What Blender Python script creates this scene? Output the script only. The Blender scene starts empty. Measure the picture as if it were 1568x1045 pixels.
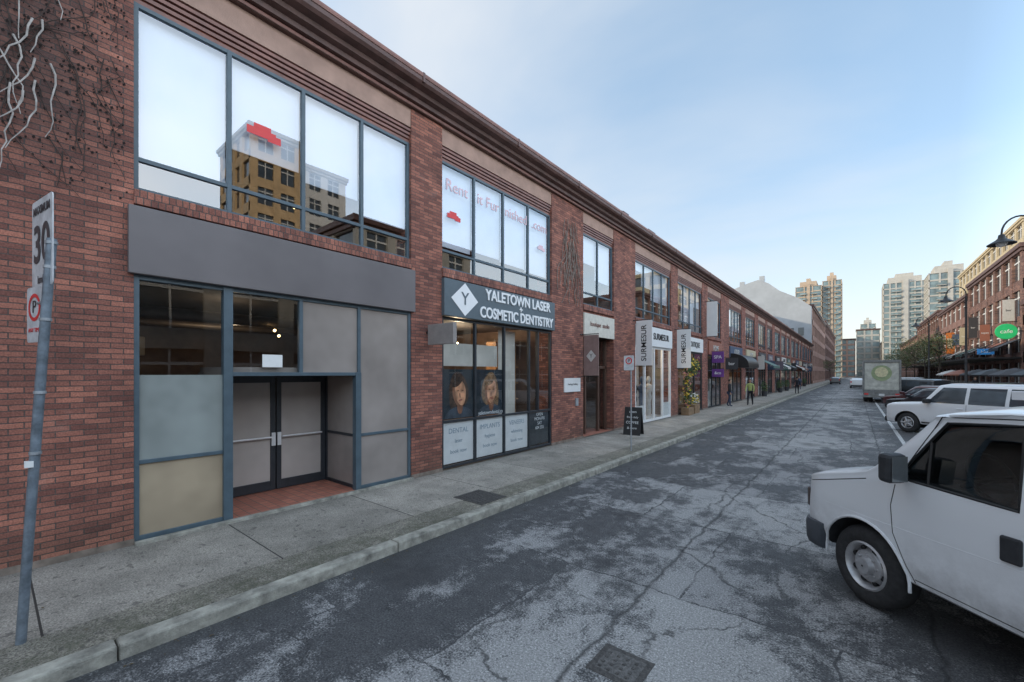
import bpy, bmesh, math, random
from mathutils import Vector, Matrix
random.seed(7)
S=bpy.context.scene
COL=S.collection
R=math.radians
# ------------------------------------------------------------------ helpers
def root(name,loc=(0,0,0),rz=0,world=True):
    e=bpy.data.objects.new(name,None); COL.objects.link(e); e.location=loc; e.rotation_euler=(0,0,rz)
    e.empty_display_size=.3
    if world: e['world']=1
    return e
def off(parent):
    return Vector(parent.location) if (parent is not None and parent.get('world')) else Vector((0,0,0))
def finish(o,mat,parent,smooth=False,ang=35):
    if mat is not None:
        for m in (mat if isinstance(mat,(list,tuple)) else [mat]): o.data.materials.append(m)
    if parent is not None: o.parent=parent
    if smooth:
        o.data.shade_smooth()
        try: o.data.set_sharp_from_angle(angle=R(ang))
        except Exception: pass
    return o
def mk(name,verts,faces,mat,parent=None,smooth=False,ang=35,fm=None):
    d=off(parent); me=bpy.data.meshes.new(name)
    me.from_pydata([tuple(Vector(v)-d) for v in verts],[],faces); me.update()
    o=bpy.data.objects.new(name,me); COL.objects.link(o); finish(o,mat,parent,smooth,ang)
    if fm:
        for p,i in zip(me.polygons,fm): p.material_index=i
    return o
BF=[(0,3,2,1),(4,5,6,7),(0,1,5,4),(1,2,6,5),(2,3,7,6),(3,0,4,7)]
def boxes(name,bl,mat,parent=None,bevel=0):
    V=[];F=[]
    for (x0,x1,y0,y1,z0,z1) in bl:
        b=len(V)
        V+= [(x0,y0,z0),(x1,y0,z0),(x1,y1,z0),(x0,y1,z0),(x0,y0,z1),(x1,y0,z1),(x1,y1,z1),(x0,y1,z1)]
        F+=[tuple(b+i for i in f) for f in BF]
    o=mk(name,V,F,mat,parent)
    if bevel:
        m=o.modifiers.new('b','BEVEL'); m.width=bevel; m.segments=2; m.limit_method='ANGLE'
    return o
def panes(name,bl,mat,parent=None):
    V=[];F=[]
    for (x0,x1,y0,y1,z0,z1) in bl:
        b=len(V); x=(x0+x1)/2; V+=[(x,y0,z0),(x,y1,z0),(x,y1,z1),(x,y0,z1)]; F.append((b,b+1,b+2,b+3))
    return mk(name,V,F,mat,parent)
def prism_y(name,prof,y0,y1,mat,parent=None,smooth=False):
    n=len(prof); V=[(x,y0,z) for x,z in prof]+[(x,y1,z) for x,z in prof]
    F=[tuple(range(n)),tuple(range(2*n-1,n-1,-1))]+[(i,i+n,(i+1)%n+n,(i+1)%n) for i in range(n)]
    return mk(name,V,F,mat,parent,smooth)
def tube_data(pts,rads,n=8):
    V=[];F=[];pts=[Vector(p) for p in pts]
    if not isinstance(rads,(list,tuple)): rads=[rads]*len(pts)
    up=None
    for i,p in enumerate(pts):
        a=pts[max(i-1,0)]; b=pts[min(i+1,len(pts)-1)]; d=(b-a).normalized()
        if up is None: up=Vector((0,0,1)) if abs(d.z)<.9 else Vector((1,0,0))
        s=d.cross(up).normalized(); u=s.cross(d).normalized(); up=u
        for k in range(n):
            t=2*math.pi*k/n; V.append(p+(s*math.cos(t)+u*math.sin(t))*rads[i])
    for i in range(len(pts)-1):
        for k in range(n): F.append((i*n+k,i*n+(k+1)%n,(i+1)*n+(k+1)%n,(i+1)*n+k))
    F.append(tuple(range(n-1,-1,-1))); F.append(tuple(range((len(pts)-1)*n,len(pts)*n)))
    return V,F
def tube(name,pts,r,mat,parent=None,n=8):
    V,F=tube_data(pts,r,n); return mk(name,V,F,mat,parent,True,50)
def tubes(name,lst,mat,parent=None,n=6):
    V=[];F=[]
    for pts,r in lst:
        v,f=tube_data(pts,r,n); b=len(V); V+=v; F+=[tuple(b+i for i in q) for q in f]
    return mk(name,V,F,mat,parent,True,50)
def lathe(name,prof,mat,parent,c=(0,0,0),axis='Z',n=28,smooth=True):
    V=[];F=[];m=len(prof)
    for k in range(n):
        t=2*math.pi*k/n
        for r,h in prof:
            a,b=r*math.cos(t),r*math.sin(t)
            V.append({'Z':(a,b,h),'Y':(a,h,b),'X':(h,a,b)}[axis])
    V=[(v[0]+c[0],v[1]+c[1],v[2]+c[2]) for v in V]
    for k in range(n):
        k2=(k+1)%n
        for i in range(m-1): F.append((k*m+i,k2*m+i,k2*m+i+1,k*m+i+1))
    return mk(name,V,F,mat,parent,smooth,40)
def text(name,s,size,loc,rot,mat,parent,ext=.004,align='CENTER',bold=0,sx=1,spacing=1):
    c=bpy.data.curves.new(name,'FONT'); c.body=s; c.size=size; c.extrude=ext; c.align_x=align; c.align_y='CENTER'; c.offset=bold; c.space_character=spacing
    o=bpy.data.objects.new(name,c); COL.objects.link(o); c.materials.append(mat); o.parent=parent
    o.location=Vector(loc)-off(parent); o.rotation_euler=rot; o.scale=(sx,1,1); return o
FX=(R(90),0,R(90)); FY=(R(90),0,0)
# ------------------------------------------------------------------ materials
def newmat(name):
    m=bpy.data.materials.new(name); m.use_nodes=True; nt=m.node_tree; nt.nodes.clear()
    o=nt.nodes.new('ShaderNodeOutputMaterial'); return m,nt,o
def N(nt,t,**k):
    n=nt.nodes.new(t)
    for a,b in k.items():
        if a in n.inputs: n.inputs[a].default_value=b
        else: setattr(n,a,b)
    return n
def c4(c): return (c[0],c[1],c[2],1)
def simple(name,col,rough=.6,metal=0,var=.12,vs=6,bump=0,bs=60,spec=.5,emit=None,es=0,coat=0,detail=3):
    m,nt,o=newmat(name); p=N(nt,'ShaderNodeBsdfPrincipled',Roughness=rough,Metallic=metal)
    p.inputs['Specular IOR Level'].default_value=spec
    if coat: p.inputs['Coat Weight'].default_value=coat; p.inputs['Coat Roughness'].default_value=.05
    tc=N(nt,'ShaderNodeTexCoord'); nz=N(nt,'ShaderNodeTexNoise',Scale=vs,Detail=detail,Roughness=.65)
    nt.links.new(tc.outputs['Object'],nz.inputs['Vector'])
    rp=N(nt,'ShaderNodeValToRGB'); rp.color_ramp.elements[0].position=.3; rp.color_ramp.elements[1].position=.7
    rp.color_ramp.elements[0].color=c4([max(0,c*(1-var)) for c in col]); rp.color_ramp.elements[1].color=c4([min(1,c*(1+var)) for c in col])
    nt.links.new(nz.outputs['Fac'],rp.inputs['Fac']); nt.links.new(rp.outputs['Color'],p.inputs['Base Color'])
    if bump:
        n2=N(nt,'ShaderNodeTexNoise',Scale=bs,Detail=2); nt.links.new(tc.outputs['Object'],n2.inputs['Vector'])
        b=N(nt,'ShaderNodeBump',Strength=bump,Distance=.01); nt.links.new(n2.outputs['Fac'],b.inputs['Height']); nt.links.new(b.outputs['Normal'],p.inputs['Normal'])
    if emit: p.inputs['Emission Color'].default_value=c4(emit); p.inputs['Emission Strength'].default_value=es
    nt.links.new(p.outputs[0],o.inputs[0]); return m
def mathn(nt,op,a,b=None,clamp=False):
    n=nt.nodes.new('ShaderNodeMath'); n.operation=op; n.use_clamp=clamp
    for i,v in enumerate((a,b)):
        if v is None: continue
        if isinstance(v,(int,float)): n.inputs[i].default_value=v
        else: nt.links.new(v,n.inputs[i])
    return n.outputs[0]
def mixc(nt,f,a,b,mode='MIX'):
    n=nt.nodes.new('ShaderNodeMix'); n.data_type='RGBA'; n.blend_type=mode
    for idx,v in ((0,f),(6,a),(7,b)):
        if isinstance(v,(int,float)): n.inputs[idx].default_value=v
        elif isinstance(v,tuple): n.inputs[idx].default_value=v if len(v)==4 else c4(v)
        else: nt.links.new(v,n.inputs[idx])
    return n.outputs[2]
def ramp(nt,f,a,b,ca=(0,0,0),cb=(1,1,1)):
    r=N(nt,'ShaderNodeValToRGB'); e=r.color_ramp.elements; e[0].position=a;e[1].position=b;e[0].color=c4(ca);e[1].color=c4(cb)
    nt.links.new(f,r.inputs['Fac']); return r.outputs['Color']
def brick(name,c1,c2,mortar,bw=.235,rh=.066,ms=.0065,stain=False,bump=.7):
    m,nt,o=newmat(name); p=N(nt,'ShaderNodeBsdfPrincipled',Roughness=.85)
    g=N(nt,'ShaderNodeNewGeometry'); s=N(nt,'ShaderNodeSeparateXYZ'); nt.links.new(g.outputs['Position'],s.inputs[0])
    cx=N(nt,'ShaderNodeCombineXYZ'); nt.links.new(mathn(nt,'ADD',s.outputs[0],s.outputs[1]),cx.inputs[0]); nt.links.new(s.outputs[2],cx.inputs[1])
    nz=N(nt,'ShaderNodeTexNoise',Scale=5,Detail=2); nt.links.new(g.outputs['Position'],nz.inputs['Vector'])
    va=N(nt,'ShaderNodeVectorMath',operation='MULTIPLY_ADD'); nt.links.new(nz.outputs['Color'],va.inputs[0]); va.inputs[1].default_value=(.018,.016,0); nt.links.new(cx.outputs[0],va.inputs[2])
    def bt(a,b_,mo,bias):
        b=N(nt,'ShaderNodeTexBrick',Scale=1.0); b.inputs['Mortar Size'].default_value=ms; b.inputs['Brick Width'].default_value=bw; b.inputs['Row Height'].default_value=rh; b.inputs['Mortar Smooth'].default_value=.3; b.inputs['Bias'].default_value=bias
        b.inputs['Color1'].default_value=c4(a); b.inputs['Color2'].default_value=c4(b_); b.inputs['Mortar'].default_value=c4(mo); return b
    b=bt(c1,c2,mortar,-.1); nt.links.new(va.outputs[0],b.inputs['Vector'])
    sh=N(nt,'ShaderNodeVectorMath',operation='ADD'); nt.links.new(va.outputs[0],sh.inputs[0]); sh.inputs[1].default_value=(bw*101,rh*202,0)
    b2=bt((1.18,1.15,1.1),(.48,.46,.50),(1,1,1),.05); nt.links.new(sh.outputs[0],b2.inputs['Vector'])
    n1=N(nt,'ShaderNodeTexNoise',Scale=1.1,Detail=6,Roughness=.72); nt.links.new(g.outputs['Position'],n1.inputs['Vector'])
    col=mixc(nt,.85,b.outputs['Color'],b2.outputs['Color'],'MULTIPLY')
    col=mixc(nt,.85,col,ramp(nt,n1.outputs['Fac'],.32,.7,(.55,.54,.56),(1.22,1.17,1.14)),'MULTIPLY')
    n3=N(nt,'ShaderNodeTexNoise',Scale=60,Detail=2); nt.links.new(g.outputs['Position'],n3.inputs['Vector'])
    col=mixc(nt,.6,col,ramp(nt,n3.outputs['Fac'],.3,.7,(.5,.5,.5),(1.4,1.38,1.36)),'MULTIPLY')
    ef=ramp(nt,n1.outputs['Fac'],.60,.75); col=mixc(nt,mathn(nt,'MULTIPLY',ef,.22),col,(.42,.35,.31))
    lo=mathn(nt,'MULTIPLY',mathn(nt,'SUBTRACT',.7,s.outputs[2]),1.2,True)
    col=mixc(nt,mathn(nt,'MULTIPLY',lo,n1.outputs['Fac']),col,(.05,.05,.03))
    if stain:
        hi=mathn(nt,'MULTIPLY',mathn(nt,'SUBTRACT',s.outputs[2],4.3),.8,True)
        side=mathn(nt,'MULTIPLY',mathn(nt,'SUBTRACT',1.15,s.outputs[1]),1.5,True)
        f=mathn(nt,'MULTIPLY',mathn(nt,'MULTIPLY',hi,side),mathn(nt,'MULTIPLY',n1.outputs['Fac'],1.25),True)
        col=mixc(nt,f,col,(.045,.035,.033))
    nt.links.new(col,p.inputs['Base Color'])
    h=mathn(nt,'SUBTRACT',mathn(nt,'MULTIPLY',n3.outputs['Fac'],.35),b.outputs['Fac'])
    bp=N(nt,'ShaderNodeBump',Strength=bump,Distance=.014); nt.links.new(h,bp.inputs['Height']); nt.links.new(bp.outputs[0],p.inputs['Normal'])
    nt.links.new(p.outputs[0],o.inputs[0]); return m
def glass(name,tint=(.8,.83,.85),refl=.25,rough=0.0,wob=.1):
    m,nt,o=newmat(name); t=N(nt,'ShaderNodeBsdfTransparent',Color=c4(tint)); g=N(nt,'ShaderNodeBsdfGlossy',Roughness=rough,Color=(1,1,1,1))
    lw=N(nt,'ShaderNodeLayerWeight',Blend=.5); sch=mathn(nt,'POWER',lw.outputs['Facing'],4.0)
    f=mathn(nt,'ADD',mathn(nt,'MULTIPLY',sch,.9),refl,True)
    if wob:
        tc=N(nt,'ShaderNodeTexCoord'); nz=N(nt,'ShaderNodeTexNoise',Scale=.9,Detail=0); nt.links.new(tc.outputs['Object'],nz.inputs[0])
        bp=N(nt,'ShaderNodeBump',Strength=wob,Distance=.012); nt.links.new(nz.outputs[0],bp.inputs['Height']); nt.links.new(bp.outputs[0],g.inputs['Normal'])
    mx=N(nt,'ShaderNodeMixShader'); nt.links.new(f,mx.inputs[0]); nt.links.new(t.outputs[0],mx.inputs[1]); nt.links.new(g.outputs[0],mx.inputs[2]); nt.links.new(mx.outputs[0],o.inputs[0]); return m
def asphalt(name):
    m,nt,o=newmat(name); p=N(nt,'ShaderNodeBsdfPrincipled'); p.inputs['Specular IOR Level'].default_value=.35
    g=N(nt,'ShaderNodeNewGeometry'); P=g.outputs['Position']; s=N(nt,'ShaderNodeSeparateXYZ'); nt.links.new(P,s.inputs[0])
    def nz(sc,det=4,ro=.6,vec=P):
        n=N(nt,'ShaderNodeTexNoise',Scale=sc,Detail=det,Roughness=ro); nt.links.new(vec,n.inputs['Vector']); return n.outputs['Fac']
    mp=N(nt,'ShaderNodeMapping'); mp.inputs['Scale'].default_value=(1,.6,1); nt.links.new(P,mp.inputs[0])
    big=nz(1.2,7,.66,mp.outputs[0]); fine=nz(55,2,.75); mid=nz(7,5,.72)
    vo=N(nt,'ShaderNodeTexVoronoi',Scale=52); nt.links.new(P,vo.inputs['Vector'])
    col=ramp(nt,fine,.3,.72,(.030,.031,.033),(.155,.155,.158))
    col=mixc(nt,.6,col,ramp(nt,mid,.3,.7,(.6,.6,.62),(1.4,1.4,1.38)),'MULTIPLY')
    bk=N(nt,'ShaderNodeTexBrick',Scale=1.0); bk.inputs['Brick Width'].default_value=2.6; bk.inputs['Row Height'].default_value=2.3; bk.inputs['Mortar Size'].default_value=.012; bk.inputs['Color1'].default_value=(1.25,1.25,1.22,1); bk.inputs['Color2'].default_value=(.68,.68,.70,1); bk.inputs['Mortar'].default_value=(.42,.42,.43,1)
    n5=N(nt,'ShaderNodeTexNoise',Scale=2.2,Detail=6,Roughness=.65); nt.links.new(P,n5.inputs[0])
    vb=N(nt,'ShaderNodeVectorMath',operation='MULTIPLY_ADD'); nt.links.new(n5.outputs['Color'],vb.inputs[0]); vb.inputs[1].default_value=(.22,.22,0); nt.links.new(P,vb.inputs[2]); nt.links.new(vb.outputs[0],bk.inputs['Vector'])
    band=mathn(nt,'SUBTRACT',1.0,mathn(nt,'MULTIPLY',mathn(nt,'ABSOLUTE',mathn(nt,'ADD',s.outputs[0],1.3)),.32),True)
    w=mathn(nt,'ADD',big,mathn(nt,'MULTIPLY',band,.16))
    sl=N(nt,'ShaderNodeSeparateColor'); nt.links.new(bk.outputs['Color'],sl.inputs[0])
    w=mathn(nt,'ADD',w,mathn(nt,'MULTIPLY',mathn(nt,'SUBTRACT',sl.outputs[0],1.0),.15))
    w=mathn(nt,'ADD',w,mathn(nt,'MULTIPLY',mathn(nt,'SUBTRACT',fine,.5),.30))
    w=mathn(nt,'ADD',w,mathn(nt,'MULTIPLY',mathn(nt,'SUBTRACT',mid,.5),.34))
    wf=ramp(nt,w,.555,.665)
    lt=ramp(nt,fine,.25,.75,(.15,.149,.147),(.55,.54,.53))
    col=mixc(nt,mathn(nt,'MULTIPLY',wf,.85),col,lt)
    col=mixc(nt,mathn(nt,'MULTIPLY',band,.55),col,bk.outputs['Color'],'MULTIPLY')
    sp=ramp(nt,vo.outputs['Distance'],.08,.3,(2.0,2.0,2.0),(.85,.85,.85)); col=mixc(nt,.7,col,sp,'MULTIPLY')
    # oil / damp stains
    st_=ramp(nt,nz(.55,4,.6),.56,.66); col=mixc(nt,mathn(nt,'MULTIPLY',st_,.5),col,(.04,.04,.042))
    va=N(nt,'ShaderNodeVectorMath',operation='MULTIPLY_ADD'); nt.links.new(n5.outputs['Color'],va.inputs[0]); va.inputs[1].default_value=(.5,.5,0); nt.links.new(P,va.inputs[2])
    v2=N(nt,'ShaderNodeTexVoronoi',Scale=.62,feature='DISTANCE_TO_EDGE'); nt.links.new(va.outputs[0],v2.inputs['Vector'])
    cr=ramp(nt,v2.outputs['Distance'],.003,.012,(1,1,1),(0,0,0))
    crm=mathn(nt,'MULTIPLY',cr,mathn(nt,'MULTIPLY',ramp(nt,big,.44,.54),ramp(nt,mid,.38,.5)))
    col=mixc(nt,mathn(nt,'MULTIPLY',crm,.75),col,(.028,.028,.029))
    def seam(x0,wd):
        d=mathn(nt,'ABSOLUTE',mathn(nt,'SUBTRACT',mathn(nt,'ADD',s.outputs[0],mathn(nt,'MULTIPLY',mathn(nt,'SUBTRACT',n5.outputs['Fac'],.5),.22)),x0))
        return mathn(nt,'SUBTRACT',1.0,mathn(nt,'DIVIDE',d,wd),True)
    sm=mathn(nt,'MAXIMUM',seam(-1.75,.035),seam(.55,.03)); sm=mathn(nt,'MULTIPLY',mathn(nt,'MULTIPLY',sm,ramp(nt,mid,.3,.5)),.85)
    col=mixc(nt,sm,col,(.028,.028,.029))
    gt=mathn(nt,'MULTIPLY',mathn(nt,'SUBTRACT',-4.2,s.outputs[0]),1.6,True)
    col=mixc(nt,mathn(nt,'MULTIPLY',gt,.55),col,(.04,.04,.037))
    nt.links.new(col,p.inputs['Base Color'])
    nt.links.new(ramp(nt,big,.35,.6,(.58,.58,.58),(.88,.88,.88)),p.inputs['Roughness'])
    h=mathn(nt,'SUBTRACT',mathn(nt,'ADD',fine,mathn(nt,'MULTIPLY',mid,.5)),mathn(nt,'MULTIPLY',mathn(nt,'MAXIMUM',crm,sm),1.0))
    bp=N(nt,'ShaderNodeBump',Strength=.65,Distance=.014); nt.links.new(h,bp.inputs['Height']); nt.links.new(bp.outputs[0],p.inputs['Normal'])
    nt.links.new(p.outputs[0],o.inputs[0]); return m
def concrete_walk(name,base=(.33,.31,.28),joints=True,agg=False):
    m,nt,o=newmat(name); p=N(nt,'ShaderNodeBsdfPrincipled',Roughness=.8)
    g=N(nt,'ShaderNodeNewGeometry'); P=g.outputs['Position']; s=N(nt,'ShaderNodeSeparateXYZ'); nt.links.new(P,s.inputs[0])
    def nz(sc,det=4,ro=.65):
        n=N(nt,'ShaderNodeTexNoise',Scale=sc,Detail=det,Roughness=ro); nt.links.new(P,n.inputs['Vector']); return n.outputs['Fac']
    fine=nz(65,2,.75); big=nz(1.3,6,.7); k=.6 if not agg else .85
    col=ramp(nt,fine,.3,.7,tuple(c*(1-k) for c in base),tuple(c*(1+k*.6) for c in base))
    col=mixc(nt,.9,col,ramp(nt,big,.32,.68,(.6,.6,.57),(1.25,1.22,1.18)),'MULTIPLY')
    ed=mathn(nt,'MULTIPLY',mathn(nt,'ADD',s.outputs[0],5.6),1.3,True)
    dirt=mathn(nt,'MULTIPLY',ed,ramp(nt,nz(5,6,.8),.42,.6)); col=mixc(nt,mathn(nt,'MULTIPLY',dirt,.75),col,(.075,.078,.048))
    spots=ramp(nt,nz(14,1,.4),.66,.72); col=mixc(nt,mathn(nt,'MULTIPLY',spots,.55),col,(.06,.055,.05))
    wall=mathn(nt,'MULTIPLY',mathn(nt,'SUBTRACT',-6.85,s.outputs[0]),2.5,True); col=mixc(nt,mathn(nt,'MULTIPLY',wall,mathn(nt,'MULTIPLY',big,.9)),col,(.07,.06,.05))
    h=fine
    if joints:
        fr=mathn(nt,'FRACT',mathn(nt,'DIVIDE',mathn(nt,'SUBTRACT',s.outputs[1],.28),1.92))
        j=mathn(nt,'LESS_THAN',fr,.009)
        pan=mathn(nt,'FLOOR',mathn(nt,'DIVIDE',mathn(nt,'SUBTRACT',s.outputs[1],.28),1.92))
        wn=N(nt,'ShaderNodeTexWhiteNoise',noise_dimensions='1D'); nt.links.new(pan,wn.inputs['W'])
        col=mixc(nt,.5,col,ramp(nt,wn.outputs['Value'],0,1,(.72,.72,.72),(1.15,1.15,1.15)),'MULTIPLY')
        col=mixc(nt,j,col,(.045,.04,.035)); h=mathn(nt,'SUBTRACT',fine,mathn(nt,'MULTIPLY',j,2))
    nt.links.new(col,p.inputs['Base Color'])
    bp=N(nt,'ShaderNodeBump',Strength=.5,Distance=.01); nt.links.new(h,bp.inputs['Height']); nt.links.new(bp.outputs[0],p.inputs['Normal'])
    nt.links.new(p.outputs[0],o.inputs[0]); return m
def carpaint(name,col,dirt=.5,dz=.9):
    m,nt,o=newmat(name); p=N(nt,'ShaderNodeBsdfPrincipled',Roughness=.32); p.inputs['Coat Weight'].default_value=.7; p.inputs['Coat Roughness'].default_value=.06
    tc=N(nt,'ShaderNodeTexCoord'); s=N(nt,'ShaderNodeSeparateXYZ'); nt.links.new(tc.outputs['Object'],s.inputs[0])
    n=N(nt,'ShaderNodeTexNoise',Scale=5,Detail=6,Roughness=.75); nt.links.new(tc.outputs['Object'],n.inputs[0])
    f=mathn(nt,'MULTIPLY',mathn(nt,'MULTIPLY',mathn(nt,'SUBTRACT',dz,s.outputs[2]),1.6,True),mathn(nt,'MULTIPLY',ramp(nt,n.outputs['Fac'],.35,.65),dirt),True)
    nt.links.new(mixc(nt,f,col,(.15,.14,.13)),p.inputs['Base Color']); nt.links.new(mathn(nt,'ADD',.28,mathn(nt,'MULTIPLY',f,.5)),p.inputs['Roughness'])
    nt.links.new(p.outputs[0],o.inputs[0]); return m

BR=brick('brick_red',(.45,.185,.13),(.30,.125,.092),(.105,.08,.07),stain=True)
BRs=brick('brick_soldier',(.45,.185,.13),(.32,.135,.10),(.11,.085,.075),bw=.075,rh=.20)
BRfar=brick('brick_far',(.32,.18,.145),(.25,.145,.12),(.16,.13,.12),bw=.4,rh=.14,ms=.015,bump=.3)
LINT=simple('terracotta_render',(.40,.255,.20),.75,var=.18,vs=2,bump=.2)
CORN=simple('cornice_paint',(.115,.06,.05),.55,var=.3,vs=3,bump=.1)
CORN2=simple('cornice_trim',(.22,.10,.078),.5,var=.25,vs=4)
ROOF=simple('roof_gravel',(.16,.15,.15),.9,var=.3,vs=10)
FRAME=simple('window_frame_blue_grey',(.075,.11,.135),.45,var=.15,vs=5)
FRAMEd=simple('frame_dark',(.028,.032,.038),.4,var=.2)
GL=glass('window_glass',(.86,.89,.92),.18)
GLs=glass('shop_glass',(.88,.90,.90),.07)
GLd=glass('dark_car_glass',(.60,.66,.64),.10,wob=0)
DG=simple('far_glass',(.06,.075,.09),.08,var=.5,vs=.6,spec=.8)
BLIND=simple('roller_blind',(.74,.76,.79),.8,var=.05,vs=1.5)
DARKI=simple('interior_dark',(.05,.042,.04),.8,var=.3,vs=1)
INTW=simple('interior_warm',(.22,.15,.11),.7,var=.35,vs=1.2)
INTL=simple('interior_light',(.60,.56,.50),.8,var=.2,vs=1)
GREYP=simple('grey_sign_panel',(.155,.137,.138),.5,var=.12,vs=.8)
FROST=simple('frosted_film_brown',(.30,.26,.235),.22,var=.2,vs=.8,spec=.55)
FROSTg=simple('frosted_film_green',(.27,.295,.28),.22,var=.25,vs=.9,spec=.55)
FROSTy=simple('frosted_panel_ochre',(.35,.28,.195),.3,var=.24,vs=.9)
def tile_mat():
    m,nt,o=newmat('floor_tile'); p=N(nt,'ShaderNodeBsdfPrincipled',Roughness=.6); g=N(nt,'ShaderNodeNewGeometry')
    b=N(nt,'ShaderNodeTexBrick',Scale=1.0,offset=0.0); b.inputs['Brick Width'].default_value=.15; b.inputs['Row Height'].default_value=.15; b.inputs['Mortar Size'].default_value=.006
    b.inputs['Color1'].default_value=(.46,.17,.11,1); b.inputs['Color2'].default_value=(.34,.12,.08,1); b.inputs['Mortar'].default_value=(.12,.10,.08,1); nt.links.new(g.outputs['Position'],b.inputs['Vector']); nt.links.new(b.outputs['Color'],p.inputs['Base Color']); nt.links.new(p.outputs[0],o.inputs[0]); return m
TILE=tile_mat()
ASPH=asphalt('asphalt')
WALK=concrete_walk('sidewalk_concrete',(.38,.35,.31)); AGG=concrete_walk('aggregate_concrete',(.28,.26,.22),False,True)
KERB=simple('kerb_concrete',(.31,.295,.25),.85,var=.6,vs=5,bump=.6,bs=70,detail=8)
WHITE=simple('white_paint',(.8,.8,.78),.5,var=.05)
LETTER=simple('white_letters',(.85,.85,.85),.4,var=.02)
BLACK=simple('black_paint',(.015,.015,.016),.45,var=.2)
RUB=simple('tyre_rubber',(.03,.03,.031),.85,var=.3,vs=20,bump=.3)
STEEL=simple('galvanised_steel',(.38,.40,.42),.5,.45,var=.25,vs=12)
POLEP=simple('painted_pole_grey_blue',(.18,.215,.25),.5,.2,var=.4,vs=9,bump=.15)
CHROME=simple('wheel_steel',(.50,.50,.51),.42,.55,var=.2,vs=9)
PLAS=simple('dark_plastic',(.03,.032,.036),.6,var=.25,vs=12)
DENT=simple('dental_sign_panel',(.10,.13,.15),.45,var=.08)
RED=simple('red_vinyl',(.72,.05,.05),.5,var=.05)
PINK=simple('pink_vinyl',(.80,.55,.60),.5,var=.05)
DIRTM=simple('iron_cover',(.075,.07,.066),.6,.2,var=.5,vs=30,bump=.8,bs=90)
LAMPW=simple('warm_lamp',(1,.8,.5),.5,emit=(1,.68,.32),es=7)

# ------------------------------------------------------------------ ground / road / pavement
g=mk('ground',[(-900,-600,-.012),(900,-600,-.012),(900,1500,-.012),(-900,1500,-.012)],[(0,1,2,3)],simple('ground_asphalt',(.08,.08,.08),.9,var=.3,vs=.5))
road=mk('road',[(-4.62,-60,0),(8.5,-60,0),(8.5,420,0),(-4.62,420,0)],[(0,1,2,3)],ASPH)
sw=root('sidewalk',(-6,0,0))
boxes('slab',[(-7.6,-5.30,-40,380,-.1,.12)],WALK,sw)
boxes('aggregate_strip',[(-5.292,-4.80,-40,380,-.1,.117)],AGG,sw)
kb=root('kerb',(-4.7,0,0)); L=[];y=-40+.17
while y<200:
    L.append((-4.795,-4.62,y,y+2.69,-.1,.125)); y+=2.70
boxes('kerb_stones',L,KERB,kb,.022)
rs=root('right_sidewalk',(8,0,0)); boxes('slab',[(8.5,14,-60,380,-.1,.12)],WALK,rs)
boxes('kerb_edge',[(8.35,8.497,-60,380,-.1,.125)],KERB,rs,.015)
ml=root('road_marking',(1.3,20,0))
def strip(a,b,w,z=.004):
    a=Vector(a);b=Vector(b);d=(b-a).normalized();n=Vector((-d.y,d.x))*w/2
    return [(a.x-n.x,a.y-n.y,z),(b.x-n.x,b.y-n.y,z),(b.x+n.x,b.y+n.y,z),(a.x+n.x,a.y+n.y,z)]
mm,nt,oo=newmat('worn_line_paint'); pp=N(nt,'ShaderNodeBsdfPrincipled',Roughness=.7); gg=N(nt,'ShaderNodeNewGeometry'); q=N(nt,'ShaderNodeTexNoise',Scale=14,Detail=6,Roughness=.8); nt.links.new(gg.outputs['Position'],q.inputs[0]); nt.links.new(ramp(nt,q.outputs['Fac'],.42,.56,(.12,.12,.12),(.7,.7,.68)),pp.inputs['Base Color']); nt.links.new(pp.outputs[0],oo.inputs[0])
V=strip((1.25,17),(1.25,60),.11);F=[(0,1,2,3)]
for i,yy in enumerate([17,20.6,24.3,28,31.7,35.4,39,43,47,51]):
    b=len(V);V+=strip((1.33,yy+2.6),(6.4,yy-2.9),.10,.0045);F.append((b,b+1,b+2,b+3))
mk('lines',V,F,mm,ml)
uc=root('utility_cover',(-5.1,5.5,.12)); boxes('lid',[(-5.55,-4.85,5.2,5.85,.10,.1245)],DIRTM,uc)
boxes('ribs',[(-5.5+.07*i,-5.47+.07*i,5.25,5.8,.12,.128) for i in range(9)],DIRTM,uc)
mh=root('road_valve_cover',(-1.45,3.16,0)); boxes('frame',[(-1.66,-1.24,2.97,3.35,-.05,.005)],DIRTM,mh,.004)
boxes('lid',[(-1.61,-1.29,3.02,3.30,0,.008)],simple('iron_lid',(.11,.105,.10),.65,.1,var=.5,vs=40,bump=1,bs=50),mh,.003)
boxes('lid_studs',[(-1.59+.075*i,-1.565+.075*i,3.04+.065*j,3.065+.065*j,.005,.012) for i in range(4) for j in range(4)],DIRTM,mh)
V=[];F=[]
for i in range(420):
    x=-4.60+abs(random.gauss(0,.10)) if i%3 else random.uniform(-7.15,-4.9); z=.006 if x>-4.62 else .124
    y=random.uniform(-.5,30)**1.0; a=random.uniform(0,6.28); s_=random.uniform(.006,.022); b=len(V)
    V+=[(x+s_*math.cos(a),y+s_*math.sin(a),z),(x-s_*.5*math.sin(a),y+s_*.5*math.cos(a),z+.004),(x-s_*math.cos(a),y-s_*math.sin(a),z),(x+s_*.5*math.sin(a),y-s_*.5*math.cos(a),z+.003)];F.append((b,b+1,b+2,b+3))
mk('fallen_leaves',V,F,simple('litter_leaf',(.10,.07,.035),.9,var=.6,vs=3))

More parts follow.
